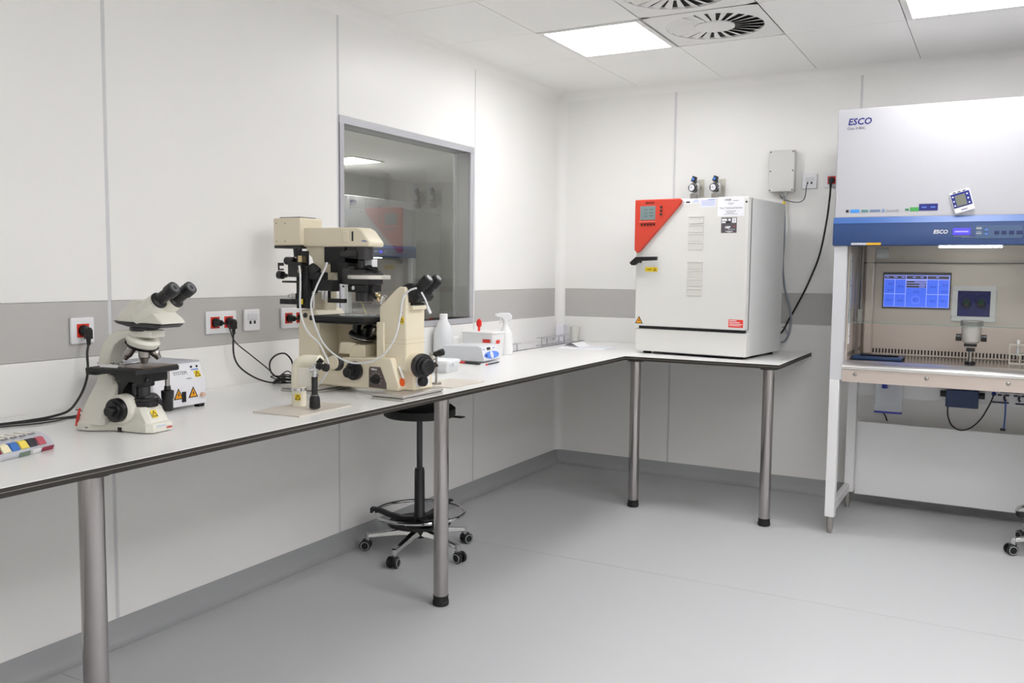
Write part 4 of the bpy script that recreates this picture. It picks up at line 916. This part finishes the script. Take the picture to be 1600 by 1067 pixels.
# ================================================================= SAFETY CABINET
def cabinet():
    t = thing('safety_cabinet', 'large white biosafety cabinet with blue control band and steel interior', 'safety cabinet', (2.010, -.860, 0))
    Wd, zt = 1.34, 2.240
    B().box((0, .022, 1.680), (Wd, .74, zt)).build('upper_housing', mat('housing_white', (188, 188, 192), .3), t, bevel=.006, bseg=3)
    B().prism([(0, 1.538), (.0, 1.650), (.022, 1.684), (.10, 1.684), (.10, 1.538)], -.002, Wd+.002, 'x').build('control_band', blue_m, t, bevel=.003)
    b = B(frame((0, -.0006, 1.6505), (1, 0, 0), (0, .022, .034))); b.box((-.002, .001, 0), (Wd+.002, .039, .0008)); b.build('band_bevel', blue_l, t)
    # side pillars, side walls, back
    for x0, x1 in ((.006, .070), (Wd-.070, Wd-.006)):
        B().box((x0, .015, .832), (x1, .075, 1.54)).build('front_post', white_gl, t, bevel=.003)
        B().box((x0+.002, .075, .90), (x0+.012 if x0 < .5 else x1, .70, 1.69)).build('outer_side_panel', white_gl, t)
    B().box((.070, .64, .92), (Wd-.070, .648, 1.68)).build('rear_liner', cab_steel, t)
    B().box((.012, .66, .83), (Wd-.012, .74, 1.69)).build('rear_housing', white_gl, t)
    for x0 in (.072, Wd-.078):
        B().box((x0, .075, .92), (x0+.006, .64, 1.68)).build('side_liner', cab_steel, t)
    B().box((.070, .10, 1.600), (Wd-.070, .64, 1.606)).build('inner_ceiling', mat('inner_ceiling', (190, 186, 180), .5), t)
    # side glass guide strips
    b = B(); b.box((.080, .085, 1.02), (.084, .115, 1.50)); b.build('guide_strip', white_p, t)
    b = B()
    for z in (1.06, 1.2, 1.33, 1.46): b.cyl((.084, .1, z), (.0855, .1, z), .004, seg=8)
    b.build('strip_screws', ink, t)
    b = B(); b.box((.088, .30, .93), (.100, .34, 1.60)); b.build('corner_channel', mat('dark_steel', (120, 112, 106), .4, .8), t)
    B().cyl((.108, .28, 1.18), (.108, .28, 1.60), .004, seg=10).build('sash_cable', charc, t)
    B().box((.098, .265, 1.13), (.122, .295, 1.20)).build('counterweight', mat('cw', (160, 156, 150), .4, .7), t, bevel=.003)
    B().box((.088, .60, .93), (.14, .64, 1.60)).build('corner_post', cab_steel, t, bevel=.01)
    # work surface, slots, tray lip, knee panel
    B().box((.070, .085, .915), (Wd-.070, .64, .930)).build('work_surface', mat('work_steel', (150, 142, 134), .2, .95), t)
    B().prism([(.0, .893), (.0, .908), (.012, .918), (.075, .932), (.10, .934), (.10, .915), (.05, .893)], .070, Wd-.070, 'x').build('front_lip', lip_steel, t, bevel=.002)
    B().box((.070, .006, .826), (Wd-.070, .020, .895)).build('knee_panel', cab_steel, t)
    for x in (.135, .475, .835, 1.2): B().lathe_ax((x, .006, .868), (x, .001, .868), [(0, .011), (.6, .009), (1, .004)], 16).build('screw', steel, t)
    b = B()
    n = 66
    for i in range(n):
        x = .110+(Wd-.22)*i/(n-1); b.box((x-.0042, .6385, .936), (x+.0042, .6402, .962))
    b.build('rear_slots', ink, t, smooth=False)
    b = B()
    for i in range(16): b.box((.0776, .12+i*.030, .950), (.0786, .134+i*.030, .972))
    for i in range(44): b.box((.42+i*.0185, .56, .9300), (.427+i*.0185, .60, .9304))
    for i in range(12): b.box((.095+i*.004, .10+i*.03, .93), (.125+i*.004, .104+i*.03, .9304))
    b.build('grille_slots', ink, t, smooth=False)
    # light tube under the canopy + rail
    B().box((.497, .118, 1.5295), (.778, .140, 1.5345)).build('fluorescent_lamp', tube_m, t)
    B().box((.48, .115, 1.5345), (.795, .153, 1.600)).build('lamp_holder', mat('inner_ceiling', (190, 186, 180), .5), t)
    # sash
    b = B(); V = [b.v((.070, .080, 1.137)), b.v((Wd-.070, .080, 1.137)), b.v((Wd-.070, .080, 1.60)), b.v((.070, .080, 1.60))]; b._f(V); b.build('sash_glass', glass_s, t, smooth=False)
    b = B(); b.box((.070, .079, 1.134), (Wd-.070, .083, 1.1375)); b.build('sash_edge', rodgl, t)
    B().box((.070, .60, 1.455), (Wd-.070, .64, 1.459)).build('liner_seam', charc, t)
    B().box((.205, .074, 1.475), (.265, .079, 1.528)).build('sash_sticker', mat('smoke_sticker', (120, 122, 122), .4), t, bevel=.003)
    # writing and labels
    F = lambda x, z, y=.0215: frame((x, y, z), (1, 0, 0), (0, 0, 1))
    text('ESCO', .046, ink_b, t, F(.048, 2.172), bold=.0012, shear=.18)
    text('Class II BSC', .018, mat('ink_slate', (80, 82, 110), .6), t, F(.045, 2.139))
    x = .055
    for w_, h_, m_ in ((.014, .014, ink), (.045, .017, mat('logo_blue', (70, 150, 230), .5)), (.034, .012, mat('logo_teal', (90, 140, 140), .5)), (.050, .012, mat('logo_slate', (110, 130, 160), .5)), (.012, .016, mat('logo_blue2', (120, 150, 190), .5))):
        decal(t, F(x+w_/2, 1.716), w_, h_, m_, 'logo_sticker'); x += w_+.008
    text('isocide', .022, ink_g, t, F(x, 1.715)); x += .085
    decal(t, F(x+.012, 1.718), .018, .010, mat('logo_green2', (60, 130, 90), .5), 'logo_sticker')
    decal(t, F(x+.047, 1.719), .042, .020, mat('logo_green', (70, 160, 80), .5), 'logo_sticker')
    decal(t, F(x+.11, 1.728), .086, .034, ink_b, 'logo_sticker'); lines(t, F(x+.11, 1.728, .0205), [(-.03, -.008, 0, .006), (.010, .032, 0, .006)], ink_lb)
    K = lambda x, z: frame((x, -.0008, z), (1, 0, 0), (0, 0, 1))
    text('ESCO', .026, ink_w, t, K(.474, 1.603), bold=.0006, shear=.18)
    B(K(.600, 1.604)).box((-.038, -.016, 0), (.038, .016, .002)).build('status_display', lcd_b, t, bevel=.001)
    lines(t, K(.600, 1.604) @ Matrix.Translation((0, 0, .002)), [(-.03, .03, 0, .006)], mat('lcd_text', (150, 145, 255), .4, emit=.8))
    b = B(K(.755, 1.600)); b.box((-.095, -.031, 0), (.105, .031, .0012)); b.build('keypad', mat('keypad_slate', (74, 96, 130), .4), t, bevel=.001)
    for k in range(4): B(K(.752+.031*k, 1.597)).box((-.010, -.009, .001), (.010 if k < 3 else .016, .009, .003)).build('key', mat('key_navy', (28, 46, 92), .4), t, bevel=.002)
    b = B(K(.708, 1.604))
    b.prism([(0, .015), (-.010, .004), (.010, .004)], .001, .003, 'z'); b.prism([(0, -.020), (-.010, -.009), (.010, -.009)], .001, .003, 'z'); b.build('arrow_key', ink_lb, t)
    lines(t, K(.675, 1.604) @ Matrix.Translation((0, 0, .0012)), [(-.012, .012, .015, .010), (-.012, .010, -.002, .003), (-.012, .012, -.010, .006)], mat('key_grey', (160, 164, 172), .5))
    lines(t, K(.60, 1.582), [(-.035, .035, 0, .003), (.0, .095, -.006, .002)], ink_g)
    decal(t, K(.128, 1.546), .075, .011, mat('label_grey', (196, 196, 200), .5), 'caution_label'); decal(t, K(.200, 1.546), .068, .012, mat('label_yellow', (225, 175, 40), .5), 'caution_label')
    # monitor, framed viewing port, eyepieces
    mo = B(); mo.box((.183, .630, 1.197), (.537, .640, 1.404)); mo = mo.build('monitor', mat('monitor_bezel', (60, 58, 62), .4), t, bevel=.001)
    Q = lambda x, z: frame((.36+x, .6299, 1.300+z), (1, 0, 0), (0, 0, 1))
    Mq = frame((.36, .6299, 1.300), (1, 0, 0), (0, 0, 1))
    b = B(Mq); b.box((-.170, -.094, 0), (.170, .088, .0008)); b.build('screen', scr_l, mo, smooth=False)
    cells = [(-.168, -.114, -.018, .062), (-.111, -.057, -.018, .062), (-.168, -.114, -.092, -.021), (-.111, -.057, -.092, -.021), (-.054, .052, -.092, .016), (.055, .111, -.018, .062), (.114, .166, -.018, .062), (.055, .111, -.092, -.021), (.114, .166, -.092, -.021)]
    for (a, c_, z0, z1) in cells: B(Mq).box((a, z0, .0008), (c_, z1, .0014)).build('screen_tile', scr_b, mo, smooth=False)
    b = B(Mq)
    for a, c_ in ((-.168, -.057), (-.053, .053), (.056, .166)): b.box((a, .066, .0008), (c_, .084, .0014))
    for z in (.050, .036, .022): b.box((-.053, z-.005, .0008), (.051, z+.006, .0014))
    b.build('screen_header', scr_d, mo, smooth=False)
    lines(mo, Mq @ Matrix.Translation((0, 0, .0014)), [(-.16, -.145, .076, .004), (-.12, -.10, .076, .004), (-.08, -.062, .076, .004), (-.02, -.005, .076, .004), (.02, .035, .076, .004), (.1, .115, .076, .004), (-.01, .048, .05, .003), (.015, .045, .036, .003), (.015, .045, .022, .003)], scr_l)
    for (s_, x, z) in (('37.0', -.137, .036), ('37.0', -.137, .0), ('37.0', -.083, .022), ('37.3', -.143, -.058), ('37.0', -.083, -.058), ('37.0', 0, -.008), ('37.1', 0, -.052), ('37.0', .085, .022), ('37.0', .145, .033), ('37.0', .145, -.004), ('37.2', .085, -.058), ('37.1', .143, -.058)):
        text(s_, .016, scr_n, mo, Mq @ Matrix.Translation((x, z, .0014)), 'CENTER', th=.0002, bold=.0003)
    B(Mq).ring((0, -.052, .0016), .022, .0006, seg=28, t=4).build('screen_circle', scr_l, mo)
    vp = B(); x0, x1, z0, z1, g_ = .545, .762, 1.135, 1.332, .028
    vp.box((x0, .628, z0), (x1, .640, z0+g_)); vp.box((x0, .628, z1-g_), (x1, .640, z1)); vp.box((x0, .628, z0+g_), (x0+g_, .640, z1-g_)); vp.box((x1-g_, .628, z0+g_), (x1, .640, z1-g_))
    vp = vp.build('viewing_port_frame', mat('port_white', (225, 222, 222), .4), t, bevel=.001)
    # draped cloth as a rippled sheet
    b = B(); nx, nz = 28, 24; rd = random.Random(4); g = []
    for j in range(nz+1):
        row = []
        for i in range(nx+1):
            u, v_ = i/nx, j/nz; x = x0+g_+(x1-x0-2*g_)*u; z = z0+g_+(z1-z0-2*g_)*v_
            d = 0
            for cx in (.27, .73):
                r_ = math.hypot((u-cx)*1.25, v_-.58); d += .012*math.exp(-(r_/.22)**2)+.003*math.sin(r_*38)*math.exp(-r_*3)
            row.append(b.v((x, .639-.002-d, z)))
        g.append(row)
    for j in range(nz):
        for i in range(nx): b._f([g[j][i], g[j][i+1], g[j+1][i+1], g[j+1][i]])
    b.build('navy_cloth', navy, t)
    for s in (-1, 1):
        cx = (x0+x1)/2+s*.036; cz = z0+g_+(z1-z0-2*g_)*.56
        b = B(); b.lathe_ax((cx, .632, cz-.012), (cx, .596, cz+.004), [(0, .021), (.75, .020), (.9, .018), (1, .016)], 24); b.build('eyepiece', rubber, t)
        b = B(); b.cyl((cx, .5965, cz+.0038), (cx, .5955, cz+.0042), .0135, seg=20); b.build('lens', green_l, t)
    # stand
    st = mat('stand_white', (228, 228, 228), .35)
    for x0_ in (.008, Wd-.058):
        B().box((x0_, .010, .092), (x0_+.050, .065, .832)).build('stand_leg', st, t, bevel=.003)
        B().box((x0_+.008, .62, .100), (x0_+.06, .68, .832)).build('stand_leg', st, t, bevel=.003)
        B().box((x0_+.008, .065, .105), (x0_+.040, .62, .150)).build('stand_rail', st, t, bevel=.003)
        B().box((x0_+.006, .065, .79), (x0_+.044, .66, .832)).build('stand_rail', st, t, bevel=.003)
        for yy in (.036, .650):
            B().lathe_ax((x0_+.026, yy, 0), (x0_+.026, yy, .100), [(0, .013), (.12, .013), (.13, .014), (.22, .014), (.25, .017), (1, .017)], 20).build('levelling_foot', steel, t)
    B().box((.068, .686, .078), (Wd-.02, .694, .515)).build('modesty_panel', st, t)
    B().box((.068, .686, .672), (Wd-.02, .694, .832)).build('service_panel', st, t)
    B().box((.072, .60, .80), (Wd-.072, .68, .826)).build('under_tray', st, t)
    return t, st
cb, st_m = cabinet()
cb2 = copy_tree(cb); cb2.location = (-3.80, 2.30, -.05); cb2.rotation_euler.z = R(90)
cb2.location.z = 0
cb2['label'] = 'distant safety cabinet with blue band seen through the window glass'

# contents of the cabinet
t = thing('timer', 'white and blue digital timer stuck to the front of the cabinet', 'timer', (2.605, -.8385, 1.752))
Mt = frame((0, 0, 0), (1, 0, .30), (-.30, 0, 1))
B(Mt).box((-.046, -.055, 0), (.046, .055, .016)).build('case', white_p, t, bevel=.008, bseg=3)
B(Mt).box((-.042, -.026, .016), (.042, .044, .0175)).build('face', mat('timer_blue', (30, 40, 130), .4), t, bevel=.0008)
B(Mt).box((-.026, -.020, .0172), (.020, .034, .019)).build('display', mat('lcd_olive', (120, 124, 112), .3), t)
for i in range(3):
    B(Mt).box((-.030+i*.022, .047, .015), (-.016+i*.022, .052, .018)).build('top_key', charc, t)
    for sx in (-.034, .030): B(Mt).cyl((sx, .030-i*.022, .017), (sx, .030-i*.022, .020), .0038, seg=10).build('side_key', white_p, t)
lines(t, Mt @ Matrix.Translation((0, -.040, .016)), [(-.014, .014, 0, .004)], ink_b)

t = thing('heated_tray', 'blue rectangular frame tray lying on the cabinet work surface', 'tray', (2.222, -.560, .930), 0)
b = B(); b.box((-.125, -.085, 0), (.125, -.058, .016)); b.box((-.125, .058, 0), (.125, .085, .016)); b.box((-.125, -.058, 0), (-.098, .058, .016)); b.box((.098, -.058, 0), (.125, .058, .016))
b.build('tray_frame', mat('tray_blue', (36, 66, 110), .4), t, bevel=.004)
B().box((-.098, -.058, 0), (.098, .058, .008)).build('tray_inset', mat('tray_inset', (150, 155, 165), .3, .5), t)
B().box((-.07, -.02, .008), (.08, .02, .0095)).build('glass_slide', mat('slide_white', (222, 224, 226), .3), t)
t = thing('stereo_microscope', 'small grey stereo microscope head on a post inside the cabinet', 'microscope', (2.668, -.560, .930))
lathe_obj(t, 'foot', black_m, [(0, .026), (.008, .026), (.012, .022)])
lathe_obj(t, 'post', steel, [(.010, .010), (.075, .010)])
b = B(); b.box((-.02, -.02, .065), (.02, .02, .082)); b.box((-.032, -.018, .09), (.028, .018, .105)); b.build('focus_mount', black_m, t, bevel=.002)
lathe_obj(t, 'optics_body', mat('optics_grey', (196, 192, 186), .4), [(.105, .030), (.115, .042), (.15, .046), (.20, .047)])
lathe_obj(t, 'collar', mat('collar_grey', (128, 124, 122), .4), [(.198, .053), (.222, .053), (.226, .050)])
for s in (-1, 1): B().cyl((s*.045, 0, .135), (s*.072, 0, .135), .018, seg=20).build('zoom_knob', black_m, t)
t = thing('test_tube_rack', 'white wire test tube rack at the right side of the cabinet floor', 'rack', (2.945, -.42, .930))
rk = mat('rack_white', (216, 212, 200), .4)
for z, h_ in ((.0, .005), (.048, .005), (.098, .006)): B().box((-.10, -.035, z), (.10, .035, z+h_)).build('shelf', rk, t)
for x in (-.098, -.05, 0, .05, .098):
    for y in (-.033, .033): B().box((x-.003, y-.003, 0), (x+.003, y+.003, .10 if abs(x) > .09 else .05)).build('post', rk, t)
b = B(); b.cyl((-.06, 0, .04), (-.06, 0, .125), .008, seg=12); b.build('tube', trans_p, t)

# things hung below the cabinet
t = thing('aspirator_panel', 'clear acrylic holder with blue-capped filter hanging under the cabinet', 'holder', (2.252, -.20, .675))
B().box((-.076, -.004, -.082), (.068, 0, .125)).build('back_plate', mat('acrylic_white', (222, 224, 232), .2), t)
B().box((-.078, -.030, -.090), (.070, .0, -.078)).build('bottom_rail', mat('rail_blue', (50, 45, 165), .4), t, bevel=.001)
B().box((-.074, -.034, -.078), (.066, -.031, .12)).build('front_plate', clear_p, t)
b = B(); b.cyl((-.025, -.017, .056), (-.025, -.017, .080), .022); b.box((-.052, -.028, .05), (-.002, -.006, .072)); b.build('filter_cap', mat('cap_blue', (40, 50, 165), .4), t, bevel=.002)
B().lathe_ax((-.025, -.017, -.03), (-.025, -.017, .056), [(0, .007), (.6, .009), (1, .013)], 16).build('filter_body', trans_p, t)
B().lathe_ax((.035, -.017, -.04), (.035, -.017, .06), [(0, .008), (1, .010)], 16).build('flow_tube', trans_p, t)
B().tube([(-.03, -.02, -.085), (-.015, -.02, -.11), (-.005, -.02, -.135)], .004).build('hose_end', cable_m, t)
t = thing('blue_control_box', 'dark blue box with black side knobs hanging under the cabinet', 'control box', (2.630, -.20, .700))
B().box((-.082, -.05, -.048), (.082, .024, .050)).build('box_body', mat('box_blue', (30, 52, 92), .4), t, bevel=.004)
for s in (-1, 1): B().cyl((s*.080, -.015, .022), (s*.112, -.015, .022), .018, seg=20).build('side_knob', black_m, t)
B().tube([(-.07, -.02, -.048), (-.068, -.02, -.10), (-.045, -.02, -.155), (.0, -.02, -.178), (.05, -.02, -.160), (.095, -.02, -.11), (.125, -.02, -.05), (.145, -.01, .0), (.155, .02, .035)], .0038).build('cable', cable_m, t)
t = thing('gas_manifold', 'row of small dark pipe fittings on panel under the cabinet', 'fittings', (2.785, -.174, .735))
b = B(); b.cyl((0, -.012, .0), (0, 0, 0), .012, seg=14); b.build('port', ink_b, t)
mf = mat('fitting_navy', (38, 34, 62), .4)
b = B(); b.box((.03, -.012, .010), (.155, 0, .020)); b.build('bar', mf, t, bevel=.002)
b = B(); b.box((-.008, -.010, -.050), (.075, 0, -.042)); b.build('bar', mf, t, bevel=.002)
b = B(); b.box((.105, -.010, -.052), (.18, 0, -.044)); b.build('bar', mf, t, bevel=.002)
for x in (.028, .065, .105, .142, .178): B().cyl((x-.010, -.008, -.004), (x+.010, -.008, -.004), .0045, seg=10).build('nipple', mf, t)
for x in (.055, .125): B().tube([(x, -.01, -.004), (x-.004, -.014, -.02), (x+.003, -.014, -.034)], .006).build('elbow', mf, t)
B().tube([(.058, -.015, -.034), (.060, -.015, -.10), (.056, -.015, -.19)], .004).build('blue_hose', mat('hose_blue', (50, 90, 170), .4), t)
B().cbox((.052, -.012, -.195), (.026, .012, .014)).build('hose_clip', black_m, t, bevel=.003)
t = thing('cable_loop', 'short black cable end poking up over the top of the cabinet', 'cord', (2.34, -.60, 2.24))
B().tube([(-.04, 0, 0), (-.02, 0, .03), (.01, 0, .035), (.04, 0, .02), (.06, 0, 0)], .006).build('cable', cable_m, t)
# blocks inside the neighbouring room in front of its far wall
